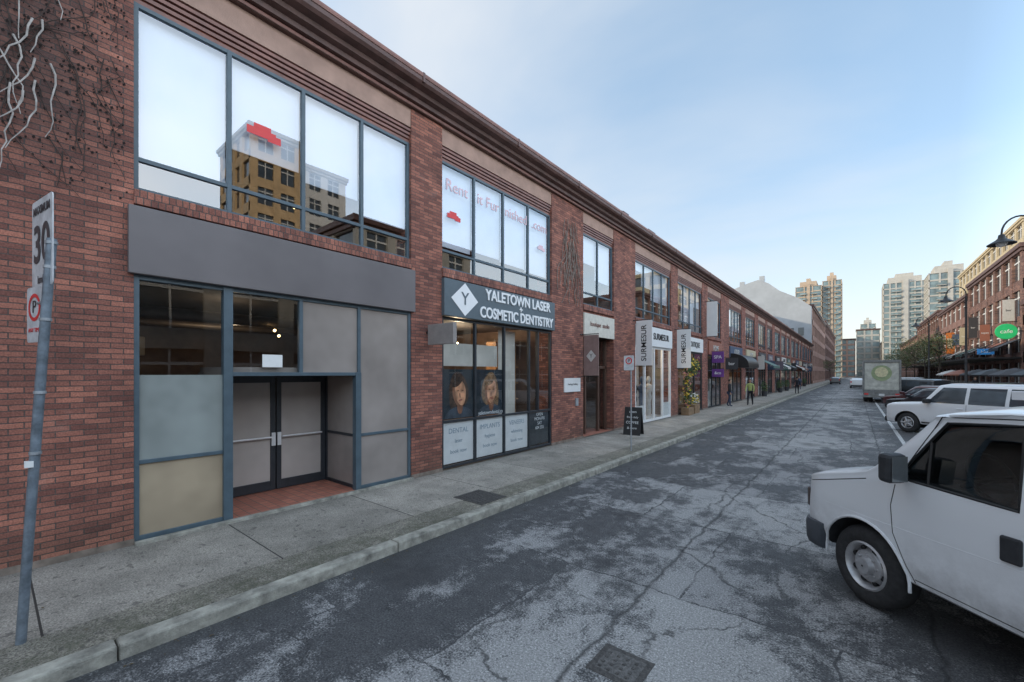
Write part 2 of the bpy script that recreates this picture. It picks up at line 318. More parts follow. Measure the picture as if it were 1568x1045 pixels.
# ------------------------------------------------------------------ main brick building
XW=-7.2
B=root('brick_commercial_building',(-7.2,0,0))
bays=[(1.18,5.56,'A'),(6.41,10.83,'B'),(12.75,15.1,'C'),(17.15,21.6,'D'),(22.65,27.2,'E'),(28.4,31.8,'F'),(34.2,38.6,'G'),(40.2,44.4,'H')]
y=46.2;k=0
while y<106:
    w=[4.2,3.4,4.4][k%3]; bays.append((y,y+w,'Z%d'%k)); y+=w+[1.2,1.9,1.1][k%3]; k+=1
YEND=109.7; YST=-18
prev=YST; piers=[]
for (a,b,t) in bays: piers.append((prev,a)); prev=b
piers.append((prev,YEND))
boxes('brick_piers',[(-7.75,XW,a,b,.10,7.85) for a,b in piers],BR,B)
boxes('pier_base_course',[(-7.70,XW+.012,a-.005,b+.005,.118,.20) for a,b in piers],simple('base_mortar',(.20,.16,.13),.9,var=.4,vs=5,bump=.4),B)
lint=[];corb=[];sold=[];back=[]
for a,b,t in bays:
    back.append((-7.75,XW-.09,a,b,7.15,7.85)); back.append((-7.74,XW-.05,a,b,3.62,4.50))
    lint.append((-7.30,XW-.02,a,b,7.46,7.848))
    for i in range(4): corb.append((-7.3,XW-.075+.018*i,a,b,7.15+.075*i,7.2+.075*i))
    sold.append((-7.74,XW+.03,a-.0,b+.0,4.50,4.69))
boxes('brick_heads',back,BR,B); boxes('lintel_band',lint,LINT,B); boxes('corbel_courses',corb,CORN2,B); boxes('brick_sills',sold,BRs,B,.006)
prof=[(-7.3,7.85),(-7.14,7.85),(-7.14,7.93),(-7.06,7.94),(-7.05,8.02),(-6.95,8.05),(-6.93,8.12),(-6.80,8.15),(-6.76,8.20),(-6.75,8.34),(-6.80,8.35),(-8.2,8.5),(-8.2,7.85)]
prism_y('cornice',prof,YST,YEND,CORN,B)
prism_y('cornice_trim',[(-6.79,8.28),(-6.742,8.28),(-6.735,8.32),(-6.742,8.36),(-6.80,8.365)],YST,YEND,CORN2,B)
prism_y('cornice_trim_low',[(-7.13,7.86),(-7.125,7.86),(-7.115,7.9),(-7.125,7.92),(-7.13,7.92)],YST,YEND,CORN2,B)
prism_y('roof',[(-8.0,7.9),(-8.0,8.49),(-13,9.1),(-26,8.6),(-26,7.9)],YST,YEND,ROOF,B)
boxes('gutter_brackets',[(-6.80,-6.735,-10+3.1*i,-9.95+3.1*i,8.18,8.37) for i in range(38)],CORN,B)
boxes('back_wall',[(-26,-25.6,YST,YEND,0,8.5),(-25.6,-7.75,YST,YST+.3,0,8.3),(-25.6,-7.75,YEND-.3,YEND,0,8.3)],BR,B)
boxes('floor_slabs',[(-25.6,-7.76,YST+.3,YEND-.3,3.75,4.45),(-25.6,-7.76,YST+.3,YEND-.3,.02,.11),(-25.6,-7.76,YST+.3,YEND-.3,7.3,7.8)],DARKI,B)
boxes('roof_vents',[(-6.98,-6.8,15.1,15.6,8.34,8.47),(-6.98,-6.8,17.6,18.4,8.34,8.46),(-8.5,-8.1,30,30.5,8.5,9.0)],CORN,B,.02)
LN=[];GLB=[];BL=[];DW=[];lampS=[]
def winframe(y0,y1,z0,z1,x,nv,rails,w=.055,d=.07,lst=LN):
    xs=[y0+(y1-y0)*i/nv for i in range(nv+1)]
    for i,yy in enumerate(xs):
        if i==0: lst.append((x-d/2,x+d/2,yy,yy+w,z0,z1))
        elif i==nv: lst.append((x-d/2,x+d/2,yy-w,yy,z0,z1))
        else: lst.append((x-d/2,x+d/2,yy-w*.5,yy+w*.5,z0,z1))
    for zz in [z0+w/2,z1-w/2]+rails: lst.append((x-d/2+.004,x+d/2-.004,y0+.004,y1-.004,zz-w/2+.002,zz+w/2-.002))
for bi,(a,b,t) in enumerate(bays):
    nv=4 if b-a>4 else (3 if b-a>3 else 2)
    winframe(a,b,4.69,7.15,-7.30,nv,[5.12],.06)
    GLB.append((-7.302,-7.298,a,b,4.70,7.14))
    pw=(b-a)/nv
    for i in range(nv):
        if t=='A': low=[5.16,5.75,5.62,5.35][i]
        elif t=='B': low=[5.25,5.35,5.3,5.25][i]
        elif t in('C','D'): low=random.choice([6.9,6.2,5.7,6.8])
        else: low=random.choice([5.1,5.6,6.2,6.9])
        BL.append((-7.42,-7.40,a+pw*i+.02,a+pw*(i+1)-.02,low,7.15))
    DW+= [(-12.5,-7.76,a-.25,a-.15,.1,7.3),(-12.5,-7.76,b+.15,b+.25,.1,7.3),(-12.6,-12.5,a-.25,b+.25,.1,7.3)]
    for i in range(3):
        lampS.append((-9.6-random.random()*2.5,a+(b-a)*random.random(),5.6+random.random()*.6))
        lampS.append((-8.8-random.random()*2.5,a+(b-a)*random.random(),2.7+random.random()*.6))
panes('upper_glass',GLB,GL,B); boxes('roller_blinds',BL,BLIND,B); boxes('room_walls',DW,INTW,B)
V=[];F=[]
for (x,y,z) in lampS:
    bm=bmesh.new(); bmesh.ops.create_icosphere(bm,subdivisions=1,radius=.032); b0=len(V)
    V+=[(v.co.x+x,v.co.y+y,v.co.z+z) for v in bm.verts]; F+=[tuple(b0+v.index for v in f.verts) for f in bm.faces]; bm.free()
mk('ceiling_lamps',V,F,LAMPW,B)
# ---- bay A shopfront
XF=-7.26
A0,A1=1.18,5.56; m1,m2,m3=2.23,3.31,4.41
boxes('fascia_panel_grey',[(-7.55,-7.135,A0-.06,A1+.06,3.60,4.47)],GREYP,B,.01)
SA=[(XF-.04,XF+.04,A0,A0+.06,.15,3.6),(XF-.06,XF+.06,m1-.05,m1+.07,.13,3.6-.001),(XF-.06,XF+.06,m3-.11,m3,.13,2.34),(XF-.04,XF+.04,m3-.06,m3+.0,2.34,3.6),(XF-.04,XF+.04,A1-.06,A1,.15,3.6),
 (XF-.037,XF+.037,m2-.03,m2+.03,2.34,3.55),
 (XF-.05,XF+.05,m1+.07,m3-.11,2.28,2.34),
 (XF-.035,XF+.035,A0+.06,A1-.06,3.54,3.60),
 (XF-.035,XF+.035,A0+.06,m1-.05,1.14,1.19),(XF-.035,XF+.035,A0+.06,m1-.05,.15,.21),
 (XF-.035,XF+.035,m3,A1-.06,1.14,1.19),(XF-.035,XF+.035,m3,A1-.06,.15,.21)]
boxes('shopfront_frame',SA+LN,FRAME,B,.004)
panes('clear_pane',[(XF-.003,XF+.003,A0+.06,m1-.05,2.30,3.54),(XF-.003,XF+.003,m1+.07,m2-.03,2.34,3.54)],GLs,B)
boxes('frosted_pane_green',[(XF-.004,XF+.004,A0+.06,m1-.05,1.19,2.30)],FROSTg,B)
boxes('lower_panel_ochre',[(XF-.004,XF+.004,A0+.06,m1-.05,.21,1.14)],FROSTy,B)
boxes('frosted_pane_brown',[(XF-.004,XF+.004,m2+.03,m3-.06,2.34,3.54),(XF-.004,XF+.004,m3,A1-.06,1.19,3.54),(XF-.004,XF+.004,m3,A1-.06,.21,1.14)],FROST,B)
XD=-8.45
boxes('entry_floor',[(XD,-7.19,m1+.07,m3-.02,.11,.150)],TILE,B)
boxes('entry_sill',[(-7.187,-7.10,A0,A1,.10,.165)],KERB,B,.008)
boxes('entry_sides',[(XD,-7.33,m1-.04,m1+.02,.15,2.34),(XD-.05,-7.33,m1,m3,2.34,2.42)],FROST,B)
boxes('side_light',[(XD+.06,-7.36,m3-.035,m3-.027,.2,2.28)],FROST,B)
RF=[(XD,XD+.06,m3-.06,m3-.0,.15,2.34),(-7.36,-7.322,m3-.055,m3-.002,.15,2.34),(XD+.06,-7.36,m3-.055,m3-.005,1.12,1.17),(XD+.06,-7.36,m3-.055,m3-.005,.15,.21),(XD+.06,-7.36,m3-.055,m3-.005,2.28,2.34),
 (XD-.05,XD+.05,m1+.02,2.47,.15,2.34)]
for (p,q) in ((2.47,3.385),(3.405,4.34)):
    RF+=[(XD-.03,XD+.03,p,p+.085,.16,2.27),(XD-.03,XD+.03,q-.085,q,.16,2.27),(XD-.028,XD+.028,p+.085,q-.085,2.15,2.268),(XD-.028,XD+.028,p+.085,q-.085,.162,.33)]
RF.append((XD-.05,XD+.05,2.47,4.35,2.275,2.34))
boxes('entry_door_frames',RF,FRAMEd,B,.004)
FROSTd=simple('frosted_door_film',(.40,.355,.325),.32,var=.16,vs=.8,spec=.4)
boxes('entry_door_glass',[(XD-.004,XD+.004,2.55,3.30,.33,2.15),(XD-.004,XD+.004,3.49,4.26,.33,2.15)],FROSTd,B)
BRS=simple('brushed_pull',(.68,.68,.68),.45,.2)
tubes('door_push_bars',[([(XD+.07,2.56,1.14),(XD+.07,3.30,1.14)],.018),([(XD+.07,3.49,1.14),(XD+.07,4.25,1.14)],.018)],BRS,B)
boxes('door_lock_plates',[(XD+.03,XD+.06,3.31,3.375,.98,1.22),(XD+.03,XD+.06,3.41,3.475,.98,1.22)],BRS,B)
boxes('notice_on_door',[(XF+.006,XF+.009,2.72,3.02,2.42,2.62)],WHITE,B)
boxes('reception_counter',[(-10.9,-10.3,1.6,3.9,.11,1.2),(-11.8,-11.7,1.4,2.1,2.7,3.1)],INTL,B,.02)
tubes('duct_pipes',[([(-9.2,1,3.35),(-9.2,5.5,3.35)],.11),([(-10.4,1,3.3),(-10.4,5.5,3.3)],.07)],simple('duct',(.2,.17,.15),.5,.5),B,10)
# ---- bay B dental
b0,b1=6.41,10.83
boxes('fascia_panel_dental',[(-7.5,-7.10,b0-.02,b1+.02,3.62,4.46)],DENT,B,.012)
text('fascia_text_top','YALETOWN LASER',.37,(-7.09,9.15,4.26),FX,LETTER,B,.012,bold=.009,sx=.90)
text('fascia_text_plus','+',.26,(-7.09,9.15,4.04),FX,LETTER,B,.012,bold=.006)
text('fascia_text_bottom','COSMETIC DENTISTRY',.37,(-7.09,9.12,3.81),FX,LETTER,B,.012,bold=.009,sx=.84)
mk('logo_diamond',[(-7.09,6.58,4.04),(-7.09,7.02,3.66),(-7.09,7.46,4.04),(-7.09,7.02,4.43)],[(0,1,2,3)],LETTER,B)
text('logo_letter','Y',.42,(-7.083,7.02,4.05),FX,DENT,B,.004)
F2=[];winframe(b0,b1,.15,3.6,XF,4,[1.22],.06,.08,F2)
F2+= [(XF-.05,XF+.05,10.12,10.17,1.25,3.57)]
boxes('dental_frame',F2,FRAMEd,B,.004)
panes('dental_glass',[(XF-.002,XF+.002,b0+.06,b1-.06,.2,3.54)],GLs,B)
FACE=simple('poster_face',(.55,.27,.15),.5,var=.55,vs=5,detail=1); POST=simple('poster_dark',(.022,.032,.042),.35,var=.5,vs=3)
PWH=simple('poster_white_mat',(.72,.72,.72),.5,var=.06,vs=3)
pw=(b1-b0)/4
boxes('poster_panels',[(XF-.02,XF-.012,b0+.07,b0+pw-.04,1.27,2.42),(XF-.02,XF-.012,b0+pw+.04,b0+2*pw-.04,1.27,2.42),(XF-.02,XF-.012,b0+3*pw+.04,b1-.07,.25,1.17)],POST,B)
boxes('poster_white',[(XF-.02,XF-.012,b0+.07,b0+pw-.04,.24,1.18),(XF-.02,XF-.012,b0+pw+.04,b0+2*pw-.04,.24,1.18),(XF-.02,XF-.012,b0+2*pw+.04,b0+3*pw-.04,.24,1.18)],PWH,B)
def disc(name,yc,zc,ry,rz,x,mat,n=24,lo=-9,tilt=0,egg=0): 
    P=[]
    for i in range(n):
        t=2*math.pi*i/n; a=ry*math.cos(t)*(1+egg*math.sin(t)); b_=rz*math.sin(t)
        P.append((x,yc+a*math.cos(tilt)-b_*math.sin(tilt),max(lo,zc+a*math.sin(tilt)+b_*math.cos(tilt))))
    return mk(name,P,[tuple(range(n))],mat,B)
SHIRT=simple('poster_shirt',(.05,.065,.085),.5,var=.5,vs=4)
SHADE=simple('poster_face_shade',(.26,.11,.06),.5,var=.4,vs=6); SOCK=simple('poster_socket',(.20,.09,.05),.5,var=.4,vs=9)
for i in range(2):
    yc=b0+pw*i+.60; ti=.16 if i==0 else -.14; hm=simple('hair%d'%i,[(.06,.03,.018),(.22,.12,.055)][i],.6,var=.75,vs=10)
    disc('poster_hair',yc-.02,1.93,.31,.43,XF-.0110,hm,tilt=ti,egg=-.15); disc('poster_hair_side',yc+(.16 if i else -.16),1.66,.15,.38,XF-.0108,hm,tilt=ti)
    disc('poster_shoulders',yc,1.30,.46,.24,XF-.0105,SHIRT,lo=1.275)
    disc('poster_neck',yc+.02,1.52,.09,.16,XF-.0100,SHADE)
    disc('poster_portrait_shade',yc,1.85,.215,.33,XF-.0096,SHADE,tilt=ti,egg=.12)
    disc('poster_portrait',yc+.035,1.86,.175,.30,XF-.0092,FACE,tilt=ti,egg=.12)
    disc('poster_fringe',yc-.08,2.12,.19,.10,XF-.0088,hm,tilt=ti+.35)
    for sg in(-1,1):
        disc('poster_eye',yc+.03+sg*.075,1.915,.036,.016,XF-.0084,SOCK,tilt=ti)
    disc('poster_nose',yc+.015,1.80,.020,.06,XF-.0084,SHADE,tilt=ti)
    disc('poster_lips',yc+.035,1.69,.062,.020,XF-.0084,simple('lips%d'%i,(.36,.10,.08),.5),tilt=ti)
text('poster_caption','yaletowndental.ca',.13,(XF-.006,b0+1.55*pw,1.33),FX,LETTER,B,.001)
for i in range(3):
    for j,w in enumerate((('DENTAL','IMPLANTS','VENEERS')[i],('laser','hygiene','whitening')[i],'book now')): text('poster_lines',w,[.17,.13,.13][j],(XF-.009,b0+pw*(i+.52),.98-.24*j),FX,simple('ink%d%d'%(i,j),(.25,.33,.40),.6),B,.001)
text('hours','OPEN\nMON-FRI\nSAT\n604 555',.13,(XF-.008,b1-.55,.92),FX,LETTER,B,.001)
boxes('inner_blinds',[(-7.5,-7.49,b0+.1,b0+2*pw,2.5,3.05),(-7.55,-7.54,b0+2*pw+.1,b0+2.75*pw,.3,3.5),(-8.3,-8.2,b0+2.95*pw,b0+3.05*pw,.2,3.5)],INTL,B)
boxes('wood_shelving',[(-9,-8.6,b0+3.1*pw,b1,.1,3.3)]+[(-8.6,-8.35,b0+3.1*pw,b1-.2,.5+.5*i,.54+.5*i) for i in range(5)],simple('wood',(.38,.20,.09),.6,var=.35,vs=3),B)
for (s_,y_) in (('Rent',6.95),('it Fur',8.05),('nished',9.2),('.com',10.3)):
    text('decal',s_,.38,(-7.285,y_,6.66),FX,PINK,B,.0005)
def decal(yc,zc,s,mat):
    boxes('red_sofa_decal',[(-7.285,-7.282,yc-.5*s,yc+.35*s,zc-.14*s,zc+.1*s),(-7.2855,-7.2825,yc-.3*s,yc+.2*s,zc+.1*s,zc+.24*s),(-7.286,-7.283,yc+.1*s,yc+.5*s,zc-.2*s,zc+.03*s)],mat,B,.02*s)
decal(2.76,6.12,.5,RED); decal(6.85,5.98,.42,RED); decal(10.4,6.05,.36,PINK)
# ---- bay C entrance
c0,c1=12.75,15.1
boxes('fascia_cream',[(-7.5,-7.16,c0+.02,c1-.02,3.62,4.4)],simple('cream',(.62,.58,.50),.6),B,.01)
text('fascia_cream_text','boutique  studio',.22,(-7.15,13.9,4.05),FX,CORN2,B,.004)
F2=[(-7.6,-7.5,c0,c0+.12,.12,3.6),(-7.6,-7.5,c1-.12,c1,.12,3.6),(-7.6,-7.5,c0,c1,2.5,2.6),(-7.6,-7.5,13.4,13.5,.12,2.5),(-7.6,-7.5,14.4,14.5,.12,2.5)]
boxes('entrance_frame',F2,simple('bronze',(.09,.05,.035),.5),B,.005); panes('entrance_glass',[(-7.56,-7.55,c0+.12,c1-.12,.15,3.5)],GLs,B)
boxes('entrance_step',[(-8.2,-7.2,c0,c1,.1,.16)],TILE,B)
cream=simple('shop_white',(.75,.75,.74),.5,var=.04)
PUR=simple('purple_sign',(.16,.05,.26),.5); YEL=simple('yellow',(.75,.50,.05),.6,var=.4,vs=20)
boxes('fascia_white',[(-7.5,-7.12,17.2,21.55,3.55,4.42),(-7.5,-7.12,22.7,27.1,3.55,4.35)],cream,B,.01)
text('fascia_white_text','SURMESUR',.42,(-7.11,20.0,4.0),FX,BLACK,B,.006,bold=.004)
text('fascia_white_text','BOUTIQUE',.42,(-7.11,25.3,3.95),FX,BLACK,B,.006,bold=.004)
F2=[];winframe(17.15,21.6,.15,3.55,XF,4,[],.10,.10,F2); F2.append((XF-.06,XF-.01,17.2,18.2,.2,.9));F2.append((XF-.06,XF-.01,20.6,21.5,.2,.9))
boxes('white_frames',F2,cream,B,.004)
F3=[];winframe(22.65,27.2,.15,3.55,XF,3,[2.6],.10,.08,F3)
fcols=[simple('fc%d'%i,c,.6,var=.1) for i,c in enumerate([(.05,.05,.055),(.13,.11,.14),(.03,.03,.035),(.55,.53,.5),(.08,.14,.12),(.30,.12,.08),(.06,.09,.15),(.5,.44,.3)])]
SG=[(XF-.002,XF+.002,a+.05,b-.05,.2,3.5) for a,b,t in bays if t not in 'ABC']
panes('shop_glass_far',SG,GLs,B)
for i,(a,b,t) in enumerate(bays):
    if t in 'ABCDE': continue
    winframe(a,b,.15,3.5,XF,3,[2.5],.08,.08,F3)
    boxes('fascia_%s'%t,[(-7.5,-7.12,a+.05,b-.05,3.52,4.35)],fcols[i%8],B,.01)
    text('fascia_text_%s'%t,random.choice(['SALON','CAFE','STUDIO','OPTICAL','BAKERY','ATELIER','HOME']),.5,(-7.11,(a+b)/2,3.95),FX,fcols[3] if i%8!=3 else BLACK,B,.006,bold=.004)
boxes('shop_frames_far',F3,FRAMEd,B)
def mannequin(x,y,col,par):
    prof=[(.10,.2),(.13,.5),(.11,.95),(.17,1.15),(.13,1.35),(.20,1.6),(.17,1.75),(.06,1.82),(.05,1.88),(.10,1.95),(.11,2.05),(.07,2.17),(0.01,2.2)]
    lathe('display_figure',prof,col,par,(x,y,0),'Z',14)
for y,cx in ((18.6,BLACK),(19.6,fcols[6]),(20.4,fcols[3])): mannequin(-7.9,y,cx,B)
boxes('plinth',[(-8.3,-7.5,17.4,21.3,.1,.25),(-8.9,-8.8,17.3,21.4,.1,3.3)],cream,B)
DISP=[]
for a,b,t in bays[5:]:
    for k in range(5):
        yy=a+.3+(b-a-.6)*k/5; DISP.append((-8.2,-7.7,yy,yy+.45,.11,random.uniform(.6,2.2)))
boxes('window_displays',DISP,[fcols[3]],B,.02)
for i,(x,y,z,e) in enumerate([(-9.5,3.0,3.2,12),(-9.3,8.9,3.2,80),(-8.2,19.4,3.3,60),(-8.6,25,3.2,60),(-8.4,36.4,3.2,60)]):
    l=bpy.data.lights.new('shop_lamp_light','POINT'); l.energy=e; l.color=(1,.76,.5); l.shadow_soft_size=.12
    o=bpy.data.objects.new('shop_lamp_light',l); COL.objects.link(o); o.parent=B; o.location=Vector((x,y,z))-off(B)
# ---- awnings
def awning(y0,y1,mat,par,z=3.6,d=1.1,dome=False):
    n=10
    if dome:
        prof=[(-7.19,z+.1)]+[(-7.19+d*math.sin(t*math.pi/2/n),z-.75+.85*math.cos(t*math.pi/2/n)) for t in range(1,n+1)]+[(-7.19+d,z-.95),(-7.19,z-.95)]
    else: prof=[(-7.19,z),(-7.19+d,z-.65),(-7.19+d,z-.88),(-7.19+d-.02,z-.88),(-7.19+d-.02,z-.68),(-7.19,z-.06)]
    prism_y('canvas',prof,y0,y1,mat,par)
for i,(a,b,c,dm) in enumerate([(34.3,38.4,BLACK,True),(46.2,50.4,fcols[4],False),(57.2,60,fcols[3],False),(63,67,BLACK,False),(80,84,fcols[5],False),(74,78,fcols[3],False)]):
    w=root('shop_awning',(-7.2,a,3)); awning(a,b,c,w,3.7,1.25,dm)
# ---- projecting signs
def blade(name,y,x0,x1,z0,z1,mat,txt=None,tcol=BLACK,size=.3,vert=True,t=.03,bracket=True,bold=.003):
    r=root(name,((x0+x1)/2,y,z0)); boxes('panel',[(x0,x1,y-t/2,y+t/2,z0,z1)],mat,r,.006)
    if bracket: tubes('bracket',[([(-7.2,y,z1+.03),(x1,y,z1+.03)],.015),([(-7.2,y,z0-.03),(x1,y,z0-.03)],.012),([(-7.19,y-.08,z1+.03),(-7.19,y+.08,z1+.03)],.025)],BLACK,r)
    if txt: text('lettering',txt,size,((x0+x1)/2,y-t/2-.004,(z0+z1)/2),(R(90),R(-90),0) if vert else FY,tcol,r,.001,bold=bold)
    return r
blade('projecting_sign_box',5.98,-7.12,-6.33,2.93,3.36,simple('sign_taupe',(.29,.26,.245),.5),None,t=.10,bracket=False)
tubes('arm',[([(-7.2,5.98,3.2),(-7.1,5.98,3.2)],.03)],BLACK,bpy.data.objects['projecting_sign_box'])
r=blade('projecting_glass_sign',12.62,-7.1,-6.55,2.25,3.6,simple('sign_mauve',(.26,.18,.165),.25),None,t=.03)
mk('emblem',[(-7.0,12.6,2.9),(-6.82,12.6,2.7),(-6.64,12.6,2.9),(-6.82,12.6,3.1)],[(0,1,2,3)],fcols[3],r); text('lettering','Y',.2,(-6.82,12.595,2.9),FY,BLACK,r,.001)
blade('banner_sign',17.0,-7.1,-6.42,2.65,4.5,cream,'SURMESUR',BLACK,.31)
blade('banner_sign',22.2,-7.1,-6.42,2.6,4.55,cream,'SURMESUR',BLACK,.31)
blade('shop_blade_sign',29.0,-7.1,-6.4,3.0,3.7,PUR,'SPA',cream,.28,False)
blade('shop_blade_sign',29.0,-7.1,-6.4,2.1,2.6,PUR,'&co',cream,.24,False)
blade('shop_blade_sign',32.6,-7.1,-6.3,2.6,3.4,fcols[0],'bar',cream,.3,False)
blade('shop_blade_sign',27.8,-7.1,-6.5,4.6,6.7,cream)
for i,yy in enumerate([39.5,45.3,51,56,61.5,66,71.2,77,83,90,97]):
    blade('shop_blade_sign',yy,-7.1,-6.2-random.random()*.4,2.7,3.3+random.random()*.7,fcols[(i*3)%8],random.choice(['A','&','RX','CO']),fcols[3],.3,False)
r=root('wall_plaque',(-7.18,12,1.7)); boxes('plate',[(-7.2,-7.16,11.5,12.5,1.72,2.17)],cream,r,.006); text('inscription','Heritage building',.09,(-7.157,12,1.97),FX,BLACK,r,.001)
boxes('intercom',[(-7.2,-7.15,12.2,12.35,1.25,1.5)],STEEL,r)
r=root('sandwich_board_sign',(-6.24,14.7,.12),R(8),False)
def leaf(s):
    return [(-.3,s*.28,0),(.3,s*.28,0),(.3,s*.04,.98),(-.3,s*.04,.98),(-.3,s*.25,0),(.3,s*.25,0),(.3,s*.01,.98),(-.3,s*.01,.98)]
for s in(-1,1): mk('board',leaf(s),BF,BLACK,r)
for j,w in enumerate(('open','fresh daily','COFFEE','& more')):
    z=.82-.19*j; o=text('chalk_text',w,[.13,.10,.13,.11][j],(0,-(.28-.245*z)-.006,z),(R(76),0,0),cream,r,.001)
def leafcloud(name,c,rad,n,mats,par,size=.07):
    V=[];F=[];fm=[]
    for i in range(n):
        d=Vector((random.gauss(0,1),random.gauss(0,1),random.gauss(0,1))).normalized()*random.random()**.4
        p=Vector(c)+Vector((d.x*rad[0],d.y*rad[1],d.z*rad[2]))
        a=Vector((random.uniform(-1,1),random.uniform(-1,1),random.uniform(-1,1))).normalized(); b=a.orthogonal().normalized(); s=size*random.uniform(.5,1.3); bb=len(V)
        V+=[p-a*s,p+b*s*.6,p+a*s,p-b*s*.6];F.append((bb,bb+1,bb+2,bb+3));fm.append(random.randrange(len(mats)))
    return mk(name,V,F,mats,par,fm=fm)
GR=[simple('leaf_a',(.05,.10,.03),.6,var=.4),simple('leaf_b',(.09,.13,.04),.6,var=.4),simple('leaf_c',(.03,.06,.02),.6,var=.4)]
r=root('flower_display',(-6.9,23.5,.12)); boxes('crates',[(-7.15,-6.75,23.0,23.9,.12,.5),(-7.15,-6.8,24.3,25.2,.12,.6)],simple('crate',(.25,.16,.09),.8,var=.3),r,.01)
leafcloud('blooms',(-6.95,23.4,1.6),(.22,.35,1.2),420,[YEL,GR[2],GR[1],GR[0],simple('fl_pink',(.6,.25,.2),.6)],r,.08)
leafcloud('blooms_arch',(-7.05,24.6,2.7),(.16,1.5,.5),380,[YEL,GR[1],GR[2],GR[0]],r,.08)
leafcloud('blooms_low',(-6.95,24.8,.9),(.22,.5,.35),220,[YEL,GR[1],cream],r,.07)
for yy in (47,58,64,88):
    r=root('planter_shrub',(-6.8,yy,.12)); lathe('pot',[(.02,0),(.2,0),(.27,.5),(.23,.5),(.2,.42)],fcols[0],r,(-6.8,yy,.12)); leafcloud('foliage',(-6.8,yy,1.05),(.35,.35,.55),260,GR,r,.07)

# ---- vines
r=root('dead_vine',(-7.15,0,4.7)); T=[]
def vine(y,z,n,dy,dz,rad,x=-7.17,step=.11):
    p=[(x,y,z)];a=random.uniform(-.4,.4)
    for i in range(n):
        a=a*.7+random.uniform(-.7,.7)
        y+=dy*step*.4+math.sin(a)*step*.7; z+=dz*step*(.6+.4*math.cos(a)); p.append((x+random.uniform(-.012,.012),y,z))
    return p
for i in range(110):
    p=vine(random.uniform(-2,1.0),random.uniform(4.9,7.7),random.randint(5,18),random.uniform(-1,1),random.choice([-1,-1,1,.3]),.005)
    p=[q for q in p if q[1]<1.1 and 4.4<q[2]<7.83]
    if len(p)>2:T.append((p,[.007-.0045*k/len(p) for k in range(len(p))]))
tubes('stems',T,simple('vine_dark',(.06,.042,.035),.9,var=.4),r,4)
T=[]
for i in range(20):
    p=vine(random.uniform(-.45,.55),random.uniform(5.3,7.3),random.randint(4,10),random.uniform(-.4,.4),-1,.008,-7.15)
    T.append((p,[.011-.008*k/len(p) for k in range(len(p))]))
tubes('bleached_stems',T,simple('vine_pale',(.42,.38,.35),.85,var=.45),r,5)
V=[];F=[]
for i in range(1700):
    y=random.uniform(-2,1.12);z=4.5+3.3*random.random()**.7;s=random.uniform(.006,.024);b=len(V)
    V+=[(-7.19,y,z),(-7.17,y+s,z+.3*s),(-7.165,y+s*.5,z+s*1.4),(-7.185,y-s*.5,z+s)];F.append((b,b+1,b+2,b+3))
mk('tendril_remains',V,F,simple('vine_bits',(.03,.022,.02),.9,var=.3),r)
r=root('dead_vine',(-7.15,11.8,4.7)); T=[]
for i in range(34):
    p=vine(random.uniform(11.4,12.3),random.uniform(5.4,7.3),random.randint(6,18),random.uniform(-.3,.3),-1,.008,-7.17)
    p=[(a,min(max(b,11.1),12.6),c) for a,b,c in p if c>4.5]
    if len(p)>2:T.append((p,.011))
tubes('stems',T,simple('vine_mid',(.24,.19,.16),.9,var=.6),r,5)

# ------------------------------------------------------------------ sign poles
r=root('traffic_sign_pole',(-5.3,.17,.12)); tx,ty=-5.3,.17; topx,topy=-5.10,.33
tube('pole',[(tx,ty,.1),((tx+topx)/2,(ty+topy)/2,1.8),(topx,topy,3.42)],.032,POLEP,r,10)
tubes('straps',[([(tx+(topx-tx)*f,ty+(topy-ty)*f,.12+3.3*f-.012),(tx+(topx-tx)*f,ty+(topy-ty)*f,.12+3.3*f+.012)],.038) for f in (.47,.62,.8,.93,.99)],STEEL,r,10)
boxes('sticker',[(-5.225,-5.175,.185,.235,1.56,1.61)],WHITE,r)
def setang(a):
    global ux,nn,rot
    ux=Vector((math.cos(R(a)),math.sin(R(a)),0)); nn=Vector((ux.y,-ux.x,0)); rot=(R(90),0,R(a))
def signplate(name,c,w,h,mat,par,th=.004):
    c=Vector(c); P=[]
    rr=.03
    for (sx,sz,a0) in ((1,1,0),(-1,1,90),(-1,-1,180),(1,-1,270)):
        for k in range(4):
            a=R(a0+30*k); P.append(c+ux*(sx*(w/2-rr)+rr*math.cos(a))+Vector((0,0,sz*(h/2-rr)+rr*math.sin(a))))
    n=len(P);V=[p+nn*th for p in P]+[p-nn*th for p in P]
    return mk(name,V,[tuple(range(n-1,-1,-1)),tuple(range(n,2*n))]+[(i,(i+1)%n,(i+1)%n+n,i+n) for i in range(n)],mat,par)
SW=simple('sign_white',(.60,.61,.62),.45,var=.25,vs=8)
INK=simple('sign_ink',(.06,.06,.065),.5,var=.3)
setang(9)
c1=Vector((-5.22,.305,3.42))-ux*.09
signplate('speed_plate',c1,.54,.75,SW,r)
text('speed_text','MAXIMUM',.095,c1+nn*.008+Vector((0,0,.28)),rot,INK,r,.001,bold=.002); text('speed_number','30',.44,c1+nn*.008+Vector((0,0,-.02)),rot,INK,r,.001,bold=.008)
text('speed_unit','km/h',.10,c1+nn*.008+Vector((0,0,-.31)),rot,INK,r,.001)
setang(14)
c2=Vector((-5.22,.275,2.81))-ux*.10
signplate('parking_plate',c2,.30,.46,SW,r)
def ring(c,ro,ri,mat,par,n=24):
    V=[];F=[]
    for k in range(n):
        t=2*math.pi*k/n; d=ux*math.cos(t)+Vector((0,0,1))*math.sin(t); V+=[c+d*ro+nn*.007,c+d*ri+nn*.007]
    for k in range(n): F.append((2*k,2*k+1,(2*k+3)%(2*n),(2*k+2)%(2*n)))
    return mk('prohibition_ring',V,F,mat,par)
